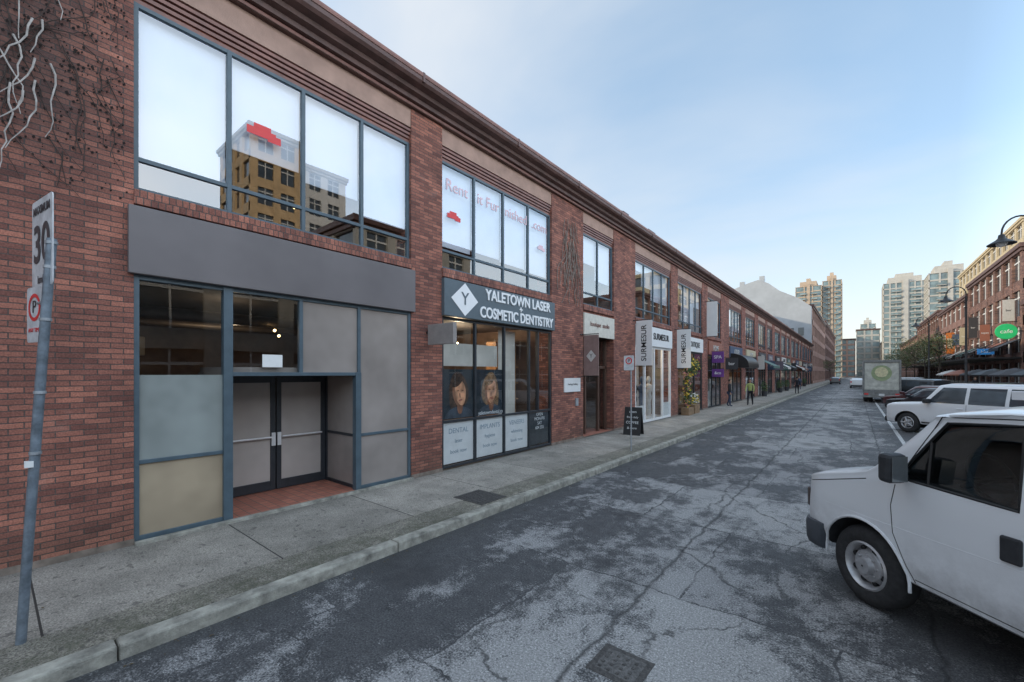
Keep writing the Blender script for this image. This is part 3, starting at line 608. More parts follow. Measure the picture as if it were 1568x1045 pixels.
ring(c2+Vector((0,0,.06)),.115,.085,RED,r)
text('parking_p','P',.15,c2+nn*.008+Vector((0,0,.06)),rot,INK,r,.001)
text('parking_times','ANY TIME',.05,c2+nn*.008+Vector((0,0,-.13)),rot,RED,r,.001)
tubes('sign_brackets',[([(-5.14,.30,3.2),(-5.25,.30,3.2)],.012),([(-5.16,.28,2.9),(-5.26,.265,2.9)],.012)],STEEL,r)
r=root('parking_sign_post',(-4.97,11.54,.12)); tube('pole',[(-4.97,11.54,.1),(-4.97,11.54,2.82)],.022,STEEL,r)
setang(0); c3=Vector((-5.02,11.50,2.62))
signplate('plate',c3,.30,.42,SW,r); ring(c3+Vector((0,0,.06)),.10,.07,RED,r); text('p','P',.13,c3+nn*.008+Vector((0,0,.06)),FY,BLACK,r,.001)
# ------------------------------------------------------------------ street lamps
def lamp(hx,hy,hz,px,py):
    r=root('street_lamp',(px,py,.0)); d=Vector((hx-px,hy-py,0)); L=d.length; d.normalize(); P=Vector((px,py,0))
    tube('pole',[P,P+Vector((0,0,.9)),P+Vector((0,0,.95)),P+Vector((0,0,hz))],[.13,.12,.075,.055],BLACK,r,12)
    arc=[P+Vector((0,0,hz-.05))]
    for k in range(13):
        t=math.pi*k/12; arc.append(P+d*(L/2-L/2*math.cos(t))+Vector((0,0,hz+.15+L*.55*math.sin(t))))
    arc.append(P+d*L+Vector((0,0,hz+.0)))
    tube('gooseneck',arc,.032,BLACK,r,10)
    lathe('shade',[(.03,.12),(.09,.08),(.11,-.05),(.16,-.10),(.40,-.26),(.40,-.29),(.36,-.28),(.10,-.12),(.0,-.10)],BLACK,r,(hx,hy,hz),'Z',24)
    lathe('globe',[(.16,-.2),(.17,-.27),(.13,-.35),(.01,-.39)],simple('lamp_globe',(.8,.8,.78),.3),r,(hx,hy,hz),'Z',18)
    tubes('collar',[([P+Vector((0,0,hz-.3)),P+Vector((0,0,hz-.22))],.085),([P+Vector((0,0,3)),P+Vector((0,0,3.08))],.09)],BLACK,r,12)
lamp(4.4,24.7,7.6,5.45,25.1); lamp(4.9,42.0,7.6,5.9,42.2); lamp(5,62,7.6,6,62.2)
# ------------------------------------------------------------------ generic buildings
def block(name,x0,x1,y0,y1,h,nf,bw,wm,gm,z0=0,pw=.9,sh=1.1,corn=True,top=None):
    r=root(name,((x0+x1)/2,(y0+y1)/2,0))
    boxes('glazing',[(x0+.2,x1-.2,y0+.2,y1-.2,z0,h-.4)],gm,r)
    fh=(h-z0)/nf; sp=[];pr=[]
    for k in range(nf+1):
        zc=z0+fh*k; sp.append((x0,x1,y0,y1,max(z0,zc-sh*.4),min(h,zc+sh*.6)))
    ny=max(1,round((y1-y0)/bw)); nx=max(1,round((x1-x0)/bw))
    for i in range(ny+1):
        yy=y0+(y1-y0-pw)*i/ny
        for xx in (x0-.05,x1-.35): pr.append((xx,xx+.4,yy,yy+pw,z0,h+.02))
    for i in range(1,nx):
        xx=x0+(x1-x0-pw)*i/nx
        for yy in (y0-.05,y1-.35): pr.append((xx,xx+pw,yy,yy+.4,z0,h+.02))
    boxes('spandrels',sp,wm,r); boxes('piers',pr,wm,r)
    mull=[]
    for i in range(ny):
        ya=y0+(y1-y0-pw)*i/ny+pw; yb=y0+(y1-y0-pw)*(i+1)/ny
        mull.append((x0+.12,x0+.19,(ya+yb)/2-.05,(ya+yb)/2+.05,z0,h-.4))
        for k in range(nf): mull.append((x0+.13,x0+.185,ya,yb,z0+fh*k+fh*.68,z0+fh*k+fh*.72))
    boxes('window_mullions',mull,cream,r)
    if corn: boxes('cornice',[(x0-.35,x1+.35,y0-.35,y1+.35,h+.02,h+.5),(x0-.2,x1+.2,y0-.2,y1+.2,h-.35,h+.019-.02)],top or CORN,r,.05)
    return r
CRM=simple('cream_stucco',(.52,.44,.30),.8,var=.12,vs=1); TAN=simple('tan_concrete',(.46,.36,.27),.8,var=.12,vs=.6); PALE=simple('pale_concrete',(.46,.44,.40),.8,var=.1,vs=.6); PINKB=simple('pink_brick',(.42,.26,.21),.85,var=.2,vs=1); GREYB=simple('grey_render',(.40,.42,.44),.85,var=.1,vs=.4)
TG=simple('tower_glass',(.17,.235,.25),.15,var=.5,vs=.25,spec=.9)  # tower glass and concrete paled in colour to stand in for distance haze
YB=simple('ochre_brick',(.66,.47,.27),.85,var=.15,vs=1)
WALL2=simple('dark_red_wall',(.25,.15,.13),.85,var=.2,vs=1)
block('brick_warehouse',14,34,70,98,15.9,4,4.2,BRfar,DG); block('brick_warehouse',14,34,98.6,128,14.6,4,4.6,WALL2,DG)
block('brick_warehouse',14,34,129,170,15.5,4,4.2,BRfar,DG); block('brick_warehouse',14,34,171,230,13,3,5,PINKB,DG)
block('brick_warehouse',14,30,30,69,9.5,3,4.5,BRfar,DG); block('brick_warehouse',14,30,17,29,13.5,4,3.2,PALE,DG); block('brick_warehouse',14,30,-20,16.5,8.2,2,4.2,PALE,DG); block('brick_warehouse',14,30,-50,-21,9.0,2,5,BRfar,DG)
block('cream_apartment_building',20.5,34,102,155,26.5,8,4,CRM,DG,top=CRM)
block('ochre_apartment_building',40,50,19.2,25,31,10,2.4,YB,DG,top=PALE,pw=.8); block('pale_apartment_building',41,52,25.6,31.5,29,9,2.6,cream,DG,top=PALE)
block('brick_terrace',-22,-7.2,112,160,16.8,5,5,PINKB,DG); block('brick_terrace',-24,-7.2,161,240,18,5,5,BRfar,DG)
r=root('grey_gabled_building',(-15,111,0))
prf=[(-7.3,7),(-7.3,16.6),(-9.5,18.6),(-13,20.6),(-15.2,22.6),(-17.2,23.6),(-19.5,23.0),(-24,21.5),(-40,21.5),(-40,7)]
prism_y('gable_wall',prf,110.2,111.9,GREYB,r); boxes('chimneys',[(-17.0,-16.0,110.4,111.4,23,24.4),(-21,-20,110.4,111.4,22,23.6)],GREYB,r)
boxes('gable_windows',[(-9.6-1.8*i,-8.6-1.8*i,110.12,110.3,10.5,12.2) for i in range(3)],DG,r)
block('unseen_shade_block',-60,-36,-60,100,22,5,6,PALE,DG)  # unseen block added to shade the right-hand row from the low sun
def tower(name,x0,x1,y0,y1,h,wm,gm,bwid=3.6):
    r=block(name,x0,x1,y0,y1,h,int(h/3),bwid,wm,gm,0,.6,.6,False)
    boxes('penthouse',[(x0+2,x1-2.5,y0+1.5,y1-2,h+.03,h+3),(x0+5,x1-5.5,y0+3,y1-4,h+3,h+5)],wm,r)
    bl=[];gl=[]
    for k in range(1,int(h/3)):
        for fx in (.18,.62):
            a=x0+(x1-x0)*fx; bl.append((a,a+(x1-x0)*.22,y0-1.2,y0-.06,3*k,3*k+.2)); gl.append((a,a+(x1-x0)*.22,y0-1.2,y0-1.1,3*k+.2,3*k+1.1))
    boxes('balconies',bl,wm,r); boxes('balcony_glass',gl,gm,r)
    wd=x1-x0
    boxes('solid_core_wall',[(x0+wd*.44,x0+wd*.56,y0-.4,y0+1,0,h+1.5)],wm,r)
    return r
tower('glass_apartment_tower',-27.5,-15,300,318,53,TAN,TG); tower('glass_apartment_tower',-14.8,-6,303,318,55.5,TAN,TG,2.6); tower('glass_apartment_tower',11.5,29,300,316,50,PALE,TG,2.6); tower('apartment_tower',24,37,250,266,44.5,PALE,TG)
tower('apartment_tower',3,12,420,436,40,PALE,TG)
block('end_of_street_building',-12,0,345,360,24,7,4,PINKB,TG); block('end_of_street_building',.5,12,350,365,30,8,4,PALE,TG); block('end_of_street_building',12.5,28,340,360,21,6,4,PINKB,TG)
block('end_of_street_building',-40,-13,330,345,30,8,4,PALE,TG)
r=root('loading_dock',(12,70,0)); boxes('platform',[(10.8,13.95,55,170,.1,1.1)],KERB,r,.03)
boxes('canopy',[(9.9,13.9,70,97,3.9,4.1),(10.2,13.9,99,127,3.8,4.0),(10.2,13.9,130,168,3.9,4.1)],BLACK,r,.03)
T=[]
for i in range(36): T.append(([(10.9,56+3*i,1.1),(10.9,56+3*i,2.05)],.03)); 
for i in range(12): T.append(([(10.1,71+4.8*i,4.0),(13.9,71+4.8*i,6.4)],.03)); 
for z in (1.4,1.7,2.05): T.append(([(10.9,55,z),(10.9,166,z)],.02))
tubes('railings_and_ties',T,BLACK,r,5)
# shopfront signs, awnings and hanging banners along the right-hand row
AW=[(70.5,75,BLACK),(76.5,82,fcols[5]),(84,90,BLACK),(91,96.5,fcols[4]),(99.5,106,fcols[3]),(108,116,BLACK),(118,126,fcols[5]),(131,142,fcols[7]),(145,158,BLACK)]
for y0_,y1_,c in AW:
    r=root('shop_awning',(13,y0_,5)); prism_y('canvas',[(13.93,6.1),(12.3,5.2),(12.3,4.85),(12.34,4.85),(12.34,5.16),(13.93,6.0)],y0_,y1_,c,r)
for i,(yy,c,z0_,z1_) in enumerate([(72,3,8.2,10.6),(83.2,5,6.6,8.8),(90.5,0,7.5,10.5),(97.5,7,6.8,9.6),(104,6,7.2,9),(112,3,6.4,9.4),(128.4,5,6.4,9.6),(136,0,7,10),(148,7,6.5,9.5)]):
    r=root('hanging_banner',(13.2,yy,z0_)); boxes('cloth',[(12.9,13.8,yy,yy+.06,z0_,z1_)],fcols[c],r,.01); tubes('rods',[([(14,yy+.03,z1_+.08),(12.8,yy+.03,z1_+.08)],.04),([(14,yy+.03,z0_-.08),(12.8,yy+.03,z0_-.08)],.03)],BLACK,r)
    text('lettering',random.choice(['bar','grill','wine','tapas']),.34,(13.35,yy-.01,(z0_+z1_)/2),FY,cream if c!=3 else BLACK,r,.002)
def umb(x,y,c,h=2.5,rad=1.5,z=.12):
    r=root('patio_umbrella',(x,y,z)); tube('mast',[(x,y,z),(x,y,z+h)],.03,STEEL,r); lathe('canopy',[(.02,h+.15),(rad*.5,h-.05),(rad,h-.42),(rad,h-.55),(rad-.02,h-.42),(.02,h+.1)],c,r,(x,y,z),'Z',8,False)
for x,y,c in ((10.2,47,BLACK),(10.0,52,fcols[0]),(9.9,58,BLACK),(10.2,66,fcols[2]),(9.8,73,fcols[5]),(9.8,79,fcols[3])): umb(x,y,c)
r=root('patio_fence',(9.2,50,.12)); T=[]
for i in range(70): T.append(([(9.0,40+.5*i,.12),(9.0,40+.5*i,1.1)],.014))
T+= [([(9.0,40,1.1),(9.0,75,1.1)],.025),([(9.0,40,.25),(9.0,75,.25)],.02)]; tubes('rails',T,BLACK,r,5)
r=root('round_shop_sign',(13,74,6.6)); lathe('disc',[(.01,-.1),(.8,-.1),(.85,0),(.8,.1),(.01,.1)],simple('green_sign',(.02,.35,.12),.4,emit=(.02,.5,.15),es=.35),r,(12.8,70.0,6.9),'Y',28); text('cross','cafe',.6,(12.8,69.88,6.9),FY,LETTER,r,.01); tube('arm',[(14,70,6.9),(13.5,70,6.9)],.05,BLACK,r)
r=root('blue_shop_sign',(12.6,76,5)); boxes('panel',[(11.5,12.9,75.6,75.75,4.6,5.3)],simple('blue_sign',(.03,.22,.55),.4,emit=(.05,.25,.6),es=.3),r,.02); text('lettering','blue',.5,(12.2,75.58,4.95),FY,LETTER,r,.01); tube('arm',[(14,75.68,5.4),(11.6,75.68,5.4)],.04,BLACK,r)
r=root('orange_banner',(13,95,7)); boxes('cloth',[(12.6,13.7,108,108.08,5.8,9.6)],simple('orange',(.6,.17,.03),.6),r); tube('rod',[(14,108,9.7),(12.5,108,9.7)],.04,BLACK,r); boxes('image',[(12.75,13.55,107.97,107.99,6.8,8.6)],CRM,r)
BARK=simple('bark',(.07,.055,.045),.9,var=.4,vs=8,bump=.6)
YG=[simple('leaf_d',(.09,.115,.035),.6,var=.4),simple('leaf_e',(.05,.09,.03),.6,var=.4),simple('leaf_f',(.13,.13,.04),.6,var=.4)]
def tree(x,y,h,n=1700):
    r=root('street_tree',(x,y,.1)); T=[([(x,y,0),(x+.05,y,h*.25),(x,y+.05,h*.5),(x,y,h*.85)],[.13,.1,.07,.02])]; tips=[]
    for i in range(16):
        z=h*random.uniform(.32,.8);a=random.uniform(0,6.28);l=h*.26*random.uniform(.6,1.2)
        e=(x+math.cos(a)*l,y+math.sin(a)*l,z+l*.7); T.append(([(x,y,z),((x+e[0])/2,(y+e[1])/2,z+l*.45),e],[.05,.03,.01])); tips.append(e)
    tubes('trunk_and_limbs',T,BARK,r,6); tips.append((x,y,h*.9))
    V=[];F=[];fm=[]
    for e in tips:
        for i in range(n//len(tips)):
            p=Vector(e)+Vector((random.gauss(0,.38),random.gauss(0,.38),random.gauss(0,.34)))*h/6
            a=Vector((random.uniform(-1,1),random.uniform(-1,1),random.uniform(-1,1))).normalized(); b=a.orthogonal().normalized(); s=random.uniform(.06,.14); bb=len(V)
            V+=[p-a*s,p+b*s*.6,p+a*s,p-b*s*.6];F.append((bb,bb+1,bb+2,bb+3));fm.append(random.randrange(3))
    mk('crown',V,F,YG,r,fm=fm)
tree(9.6,88,8.2); tree(9.4,103,8.5); tree(9.4,120,9); tree(9.4,138,9); tree(9.4,160,9); tree(-5.6,150,6,900); tree(9.3,190,9)

# ------------------------------------------------------------------ vehicles
def catmull(P,sub):
    out=[]
    for i in range(len(P)-1):
        p0=P[max(i-1,0)];p1=P[i];p2=P[i+1];p3=P[min(i+2,len(P)-1)]
        for k in range(sub):
            t=k/sub
            out.append(tuple(.5*((2*p1[j])+(-p0[j]+p2[j])*t+(2*p0[j]-5*p1[j]+4*p2[j]-p3[j])*t*t+(-p0[j]+3*p1[j]-3*p2[j]+p3[j])*t**3) for j in range(2)))
    out.append(tuple(P[-1])); return out
def apply_bool(o,cut,mode='DIFFERENCE'):
    m=o.modifiers.new('x','BOOLEAN'); m.object=cut; m.operation=mode; m.solver='EXACT'
    try: m.material_mode='TRANSFER'
    except Exception: pass
    dg=bpy.context.evaluated_depsgraph_get(); dg.update(); me=bpy.data.meshes.new_from_object(o.evaluated_get(dg)); o.modifiers.clear(); o.data=me
    bpy.data.objects.remove(cut,do_unlink=True)
class Car:
    def __init__(s,name,loc,rz,st,paint):
        s.r=root(name,loc,rz,False); s.st=[(x,catmull(P,4)) for x,P in st]; s.paint=paint
        n=len(s.st[0][1]); V=[];F=[]
        for x,P in s.st:
            for (y,z) in P: V.append((x,y,z))
            for (y,z) in P[-2:0:-1]: V.append((x,-y,z))
        m=2*n-2
        for i in range(len(s.st)-1):
            for k in range(m): F.append((i*m+k,(i+1)*m+k,(i+1)*m+(k+1)%m,i*m+(k+1)%m))
        F.append(tuple(range(m))); F.append(tuple(range(len(s.st)*m-1,(len(s.st)-1)*m-1,-1)))
        s.body=mk('body',V,F,[paint,PLAS],s.r)
        bm=bmesh.new(); bm.from_mesh(s.body.data); bmesh.ops.recalc_face_normals(bm,faces=bm.faces); bm.to_mesh(s.body.data); bm.free()
    def prof(s,x):
        st=s.st
        for i in range(len(st)-1):
            a,b=st[i],st[i+1]
            if (a[0]-x)*(b[0]-x)<=0 and a[0]!=b[0]:
                t=(x-a[0])/(b[0]-a[0]); return [(p[0]*(1-t)+q[0]*t,p[1]*(1-t)+q[1]*t) for p,q in zip(a[1],b[1])]
        return st[0][1] if abs(x-st[0][0])<abs(x-st[-1][0]) else st[-1][1]
    def sy(s,x,z):
        P=s.prof(x)
        for i in range(6,len(P)-1):
            if (P[i][1]-z)*(P[i+1][1]-z)<=0 and P[i][1]!=P[i+1][1]:
                t=(z-P[i][1])/(P[i+1][1]-P[i][1]); return P[i][0]*(1-t)+P[i+1][0]*t
        return max(p[0] for p in P)
    def tz(s,x,y):
        P=s.prof(x); y=abs(y)
        for i in range(len(P)-1,0,-1):
            if P[i][0]<=y<=P[i-1][0]:
                t=(y-P[i][0])/max(1e-6,P[i-1][0]-P[i][0]); return P[i][1]*(1-t)+P[i-1][1]*t
        return P[-1][1]
    def cutwheel(s,xs,rad,w=.34,hw=1.2,z=.39):
        for x in xs:
            for sg in(1,-1):
                V=[];n=28
                for yy in (sg*(hw-w-.2),sg*(hw+.1)):
                    for k in range(n): t=2*math.pi*k/n; V.append((x+rad*math.cos(t),yy,z+rad*math.sin(t)))
                F=[tuple(range(n)),tuple(range(2*n-1,n-1,-1))]+[(i,i+n,(i+1)%n+n,(i+1)%n) for i in range(n)]
                c=mk('cut',V,F,[PLAS],None); bm=bmesh.new(); bm.from_mesh(c.data); bmesh.ops.recalc_face_normals(bm,faces=bm.faces); bm.to_mesh(c.data); bm.free()
                c.parent=s.r; apply_bool(s.body,c)
    def cutprism(s,poly,y0,y1):
        n=len(poly);V=[(x,y0,z) for x,z in poly]+[(x,y1,z) for x,z in poly]
        c=mk('cut',V,[tuple(range(n)),tuple(range(2*n-1,n-1,-1))]+[(i,i+n,(i+1)%n+n,(i+1)%n) for i in range(n)],[PLAS],None)
        bm=bmesh.new(); bm.from_mesh(c.data); bmesh.ops.recalc_face_normals(bm,faces=bm.faces); bm.to_mesh(c.data); bm.free(); c.parent=s.r; apply_bool(s.body,c)
    def side(s,name,poly,o,mat,sides=(1,-1),nz=8,nx=8):
        zs=[p[1] for p in poly]; z0,z1=min(zs)+1e-4,max(zs)-1e-4; V=[];F=[]
        for sg in sides:
            b=len(V)
            for k in range(nz+1):
                z=z0+(z1-z0)*k/nz; X=[]
                for i in range(len(poly)):
                    a,c=poly[i],poly[(i+1)%len(poly)]
                    if (a[1]-z)*(c[1]-z)<=0 and a[1]!=c[1]: X.append(a[0]+(c[0]-a[0])*(z-a[1])/(c[1]-a[1]))
                xa,xb=min(X),max(X)
                for j in range(nx+1): x=xa+(xb-xa)*j/nx; V.append((x,sg*(s.sy(x,z)+o),z))
            for k in range(nz):
                for j in range(nx): q=b+k*(nx+1)+j; F.append((q,q+1,q+nx+2,q+nx+1))
        return mk(name,V,F,mat,s.r,True,60)
    def line(s,name,pts,r=.005,o=0,mat=None,sides=(1,-1)):
        L=[]
        for sg in sides:
            P=[]
            for i in range(len(pts)-1):
                for k in range(6): t=k/6; x=pts[i][0]*(1-t)+pts[i+1][0]*t; z=pts[i][1]*(1-t)+pts[i+1][1]*t; P.append((x,sg*(s.sy(x,z)+o),z))
            x,z=pts[-1]; P.append((x,sg*(s.sy(x,z)+o),z)); L.append((P,r))
        tubes(name,L,mat or BLACK,s.r,5)
    def top(s,name,xa,xb,wa,wb,o,mat,n=8):
        V=[];F=[]
        for i in range(n+1):
            t=i/n;x=xa+(xb-xa)*t;w=wa+(wb-wa)*t
            for j in range(n+1): y=-w+2*w*j/n; V.append((x+o*.6,y,s.tz(x,y)+o))
        for i in range(n):
            for j in range(n): q=i*(n+1)+j; F.append((q,q+1,q+n+2,q+n+1))
        return mk(name,V,F,mat,s.r,True,60)
    def done(s,ang=32):
        s.body.data.shade_smooth(); s.body.data.set_sharp_from_angle(angle=R(ang))
def wheel(par,x,y,rad,sg,style='steel',w=.24,rim=None):
    c=(x,y,rad)
    ro=rad; ri=rad*.60
    tp=[(ri,-w/2+.02),(ri+.03,-w/2),(ro-.06,-w/2),(ro-.015,-w/2+.03),(ro,-w/2+.06),(ro,w/2-.06),(ro-.015,w/2-.03),(ro-.06,w/2),(ri+.03,w/2),(ri,w/2-.02)]
    lathe('tyre',tp,RUB,par,c,'Y',40)
    rm=rim or CHROME
    f=lambda h:sg*h
    lathe('rim',[(ri+.005,f(w/2-.02)),(ri-.015,f(w/2-.005)),(ri-.035,f(w/2-.03)),(ri-.05,f(w/2-.09)),(ri*.80,f(w/2-.10)),(ri*.62,f(w/2-.045)),(ri*.38,f(w/2-.04)),(ri*.33,f(w/2-.015)),(ri*.3,f(w/2+.01)),(.01,f(w/2+.012))],rm,par,c,'Y',32)
    T=[];H=[]
    for k in range(8):
        a=2*math.pi*(k+.5)/8
        if style=='steel':
            p=Vector((x+ri*.70*math.cos(a),y+f(w/2-.085),rad+ri*.70*math.sin(a))); H.append(([p,p+Vector((0,f(.030),0))],.026))
            a2=2*math.pi*k/8; p=Vector((x+ri*.47*math.cos(a2),y+f(w/2-.05),rad+ri*.47*math.sin(a2))); T.append(([p,p+Vector((0,f(.03),0))],.012))
        elif k%8<5:
            a=2*math.pi*k/5
            T.append(([Vector((x+ri*.2*math.cos(a),y+f(w/2-.01),rad+ri*.2*math.sin(a))),Vector((x+ri*.95*math.cos(a),y+f(w/2-.02),rad+ri*.95*math.sin(a)))],.03))
    if H: tubes('rim_holes',H,BLACK,par,10)
    else: lathe('rim_dark',[(ri*.95,f(w/2-.05)),(.01,f(w/2-.05))],BLACK,par,c,'Y',24)
    tubes('lug_nuts_or_spokes',T,rm,par,8)
# --- white cargo van
WP=carpaint('van_white_paint',(.82,.84,.86),.5,1.0)
def hoodsec(zt,hw,zb=.42):
    return [(0,zb),(hw*.82,zb),(hw*.985,zb+.12),(hw,.80),(hw*.99,zt-.20),(hw*.98,zt-.08),(hw*.93,zt-.01),(hw*.55,zt+.03),(0,zt+.04)]
def cab(zt,hw,zb=.42):
    return [(0,zb),(hw*.85,zb),(hw*.98,zb+.12),(hw,.82),(hw*.997,1.30),(hw*.972,1.62),(hw*.94,zt-.14),(hw*.86,zt-.035),(0,zt+.03)]
st=[(.80,hoodsec(1.05,.84,.50)),(.78,hoodsec(1.11,.91,.45)),(.72,hoodsec(1.165,.955)),(.55,hoodsec(1.225,.98)),(.35,hoodsec(1.275,.99)),(.12,hoodsec(1.335,.995)),(-.05,hoodsec(1.385,1.0)),
    (-.14,[(0,.42),(.84,.42),(.98,.54),(1.0,.82),(.997,1.24),(.985,1.36),(.95,1.43),(.6,1.49),(0,1.50)]),
    (-.66,[(0,.42),(.85,.42),(.98,.54),(1.0,.82),(.997,1.30),(.970,1.62),(.93,1.90),(.84,1.975),(0,2.02)]),
    (-.78,cab(2.035,1.0)),(-1.1,cab(2.08,1.0)),(-1.8,cab(2.10,1.0)),(-4.4,cab(2.10,1.0)),(-4.72,cab(2.07,.98)),(-4.78,cab(2.0,.95))]
nd=Vector((-math.sin(R(42.3)),math.cos(R(42.3)))) 
lft=Vector((-nd.y,nd.x))
axle=Vector((.09,5.56))-lft*.93
van=Car('parked_van',(axle.x,axle.y,0),math.atan2(nd.y,nd.x),st,WP)
wp=[(-.40,1.37),(-.44,1.47),(-.76,1.91),(-1.27,1.945),(-1.27,1.34)]
van.cutprism([(-.25,.75),(-.25,1.30),(-.76,1.84),(-.95,1.97),(-2.1,1.97),(-2.1,.75)],-.86,.86)
van.cutprism(wp,-1.3,1.3)
van.cutprism([(.05,1.50),(-.63,1.94),(-.67,1.84),(-.35,1.50),(-.26,1.40),(.05,1.42)],-.76,.76)
van.cutwheel([0,-3.43],.47)
van.done()
van.side('side_glass',wp,-.022,GLd)
van.line('window_seal',wp+[wp[0]],.011,-.004,BLACK)
van.line('quarter_bar',[(-.64,1.37),(-.64,1.73)],.012,-.012,BLACK)
van.top('windshield',-.15,-.655,.93,.88,.006,GLd)
van.line('door_seam',[(-.36,1.30),(-.32,1.1),(-.34,.85),(-.45,.62),(-.52,.47)],.005,-.002); van.line('door_seam_rear',[(-1.36,2.0),(-1.36,.47)],.005,-.002); van.line('door_top_seam',[(-.36,1.33),(-.72,1.955),(-1.36,1.995)],.005,-.001)
van.line('hood_seam',[(.74,1.07),(.5,1.13),(-.05,1.28)],.005,-.001); van.line('body_crease',[(.45,.90),(-.4,.91),(-1.36,.93),(-3,.93)],.008,-.006,WP)
van.line('rocker_seam',[(-.52,.50),(-1.36,.50),(-2.9,.50)],.005,-.002)
van.line('cargo_door_seam',[(-2.6,2.0),(-2.6,.47)],.006,-.002); van.line('drip_rail',[(-.78,1.975),(-1.2,2.02),(-4.5,2.03)],.010,.003,WP)
hb=van.sy(-1.22,1.08)
boxes('door_handle',[(-1.30,-1.17,hb-.01,hb+.022,.96,1.15),(-1.30,-1.17,-hb-.022,-hb+.01,.96,1.15)],PLAS,van.r,.02)
V=[];F=[]
path=[(.48,.99),(.60,.995),(.70,.975),(.80,.90),(.85,.74),(.87,.4),(.87,-.4),(.85,-.74),(.80,-.90),(.70,-.975),(.60,-.995),(.48,-.99)]
for (x,y) in path:
    d=Vector((x-.25,y,0)).normalized()
    for (o_,z) in ((-.05,.36),(.01,.37),(.03,.43),(.035,.58),(.015,.64),(-.05,.65)): V.append((x+d.x*o_,y+d.y*o_,z))
for i in range(len(path)-1):
    for k in range(6): F.append((i*6+k,i*6+(k+1)%6,(i+1)*6+(k+1)%6,(i+1)*6+k))
F.append(tuple(range(6)));F.append(tuple(range((len(path)-1)*6+5,(len(path)-1)*6-1,-1)))
mk('front_bumper',V,F,simple('bumper_grey',(.06,.068,.08),.5,var=.2),van.r,True,40)
boxes('grille',[(.80,.825,-.62,.62,.72,.76),(.80,.825,-.62,.62,.81,.85),(.80,.825,-.62,.62,.90,.94),(.795,.81,-.65,.65,.70,1.0)],PLAS,van.r,.005)
boxes('headlamps',[(.74,.835,.64,.86,.72,1.0),(.74,.835,-.86,-.64,.72,1.0)],glass('lamp_lens',(.9,.9,.9),.25),van.r,.02)
boxes('turn_signals',[(.66,.79,.86,.940,.76,.98),(.66,.79,-.940,-.86,.76,.98)],simple('signal_lens',(.10,.08,.075),.2),van.r,.02)
for sg in(1,-1):
    yb=van.sy(-.42,1.40)
    y0_,y1_=yb+.10,yb+.28
    boxes('mirror_housing',[(-.58,-.45,min(sg*y0_,sg*y1_),max(sg*y0_,sg*y1_),1.36,1.62)],PLAS,van.r,.04)
    tubes('mirror_arm',[([(-.42,sg*(yb-.03),1.44),(-.50,sg*(yb+.14),1.45)],.035),([(-.42,sg*(yb-.03),1.38),(-.50,sg*(yb+.14),1.40)],.03)],PLAS,van.r,8)
    boxes('mirror_face',[(-.587,-.582,min(sg*(y0_+.02),sg*(y1_-.02)),max(sg*(y0_+.02),sg*(y1_-.02)),1.38,1.60)],simple('mirror_glass',(.25,.27,.28),.08,.6),van.r)
    for xx in (0,-3.43): wheel(van.r,xx,sg*.845,.39,sg,'steel',.25)
    L=[]
    for xx in (0,-3.43):
        P=[]
        for k in range(21):
            t=math.pi*(-.02+1.04*k/20); X=xx+.475*math.cos(t);Z=.39+.475*math.sin(t)
            P.append((X,sg*(van.sy(X,max(Z,.5))+.001),Z))
        L.append((P,.014))
    tubes('arch_lip',L,WP,van.r,6)
SEAT=simple('seat_fabric',(.22,.22,.23),.9,var=.2)
T=[];P=[]
for k in range(21):
    t=2*math.pi*k/20; P.append((-.66+.08*math.sin(t)*1.2,.42+.20*math.cos(t),1.42+.19*math.sin(t)))
tubes('steering_wheel',[(P,.016),([(-.66,.24,1.42),(-.66,.60,1.42)],.014),([(-.66,.42,1.42),(-.44,.42,1.29)],.03)],PLAS,van.r,8)
for yy in(.42,-.42): boxes('seat',[(-1.55,-1.05,yy-.24,yy+.24,.8,1.0),(-1.70,-1.52,yy-.24,yy+.24,.95,1.55),(-1.70,-1.58,yy-.13,yy+.13,1.58,1.80)],SEAT,van.r,.06)
boxes('dashboard',[(-.6,-.26,-.83,.83,.9,1.28)],SEAT,van.r,.05)
boxes('underbody',[(-4.6,.6,-.62,.62,.28,.5)],BLACK,van.r)
tubes('wipers',[([(-.1,.5,1.46),(-.3,.1,1.64)],.01),([(-.1,-.2,1.47),(-.3,-.6,1.63)],.01)],BLACK,van.r,5)
boxes('tail_lamps',[(-4.80,-4.70,.82,.93,.8,1.4),(-4.80,-4.70,-.93,-.82,.8,1.4)],RED,van.r,.01)
boxes('rear_bumper',[(-4.95,-4.7,-.95,.95,.42,.6)],PLAS,van.r,.03)
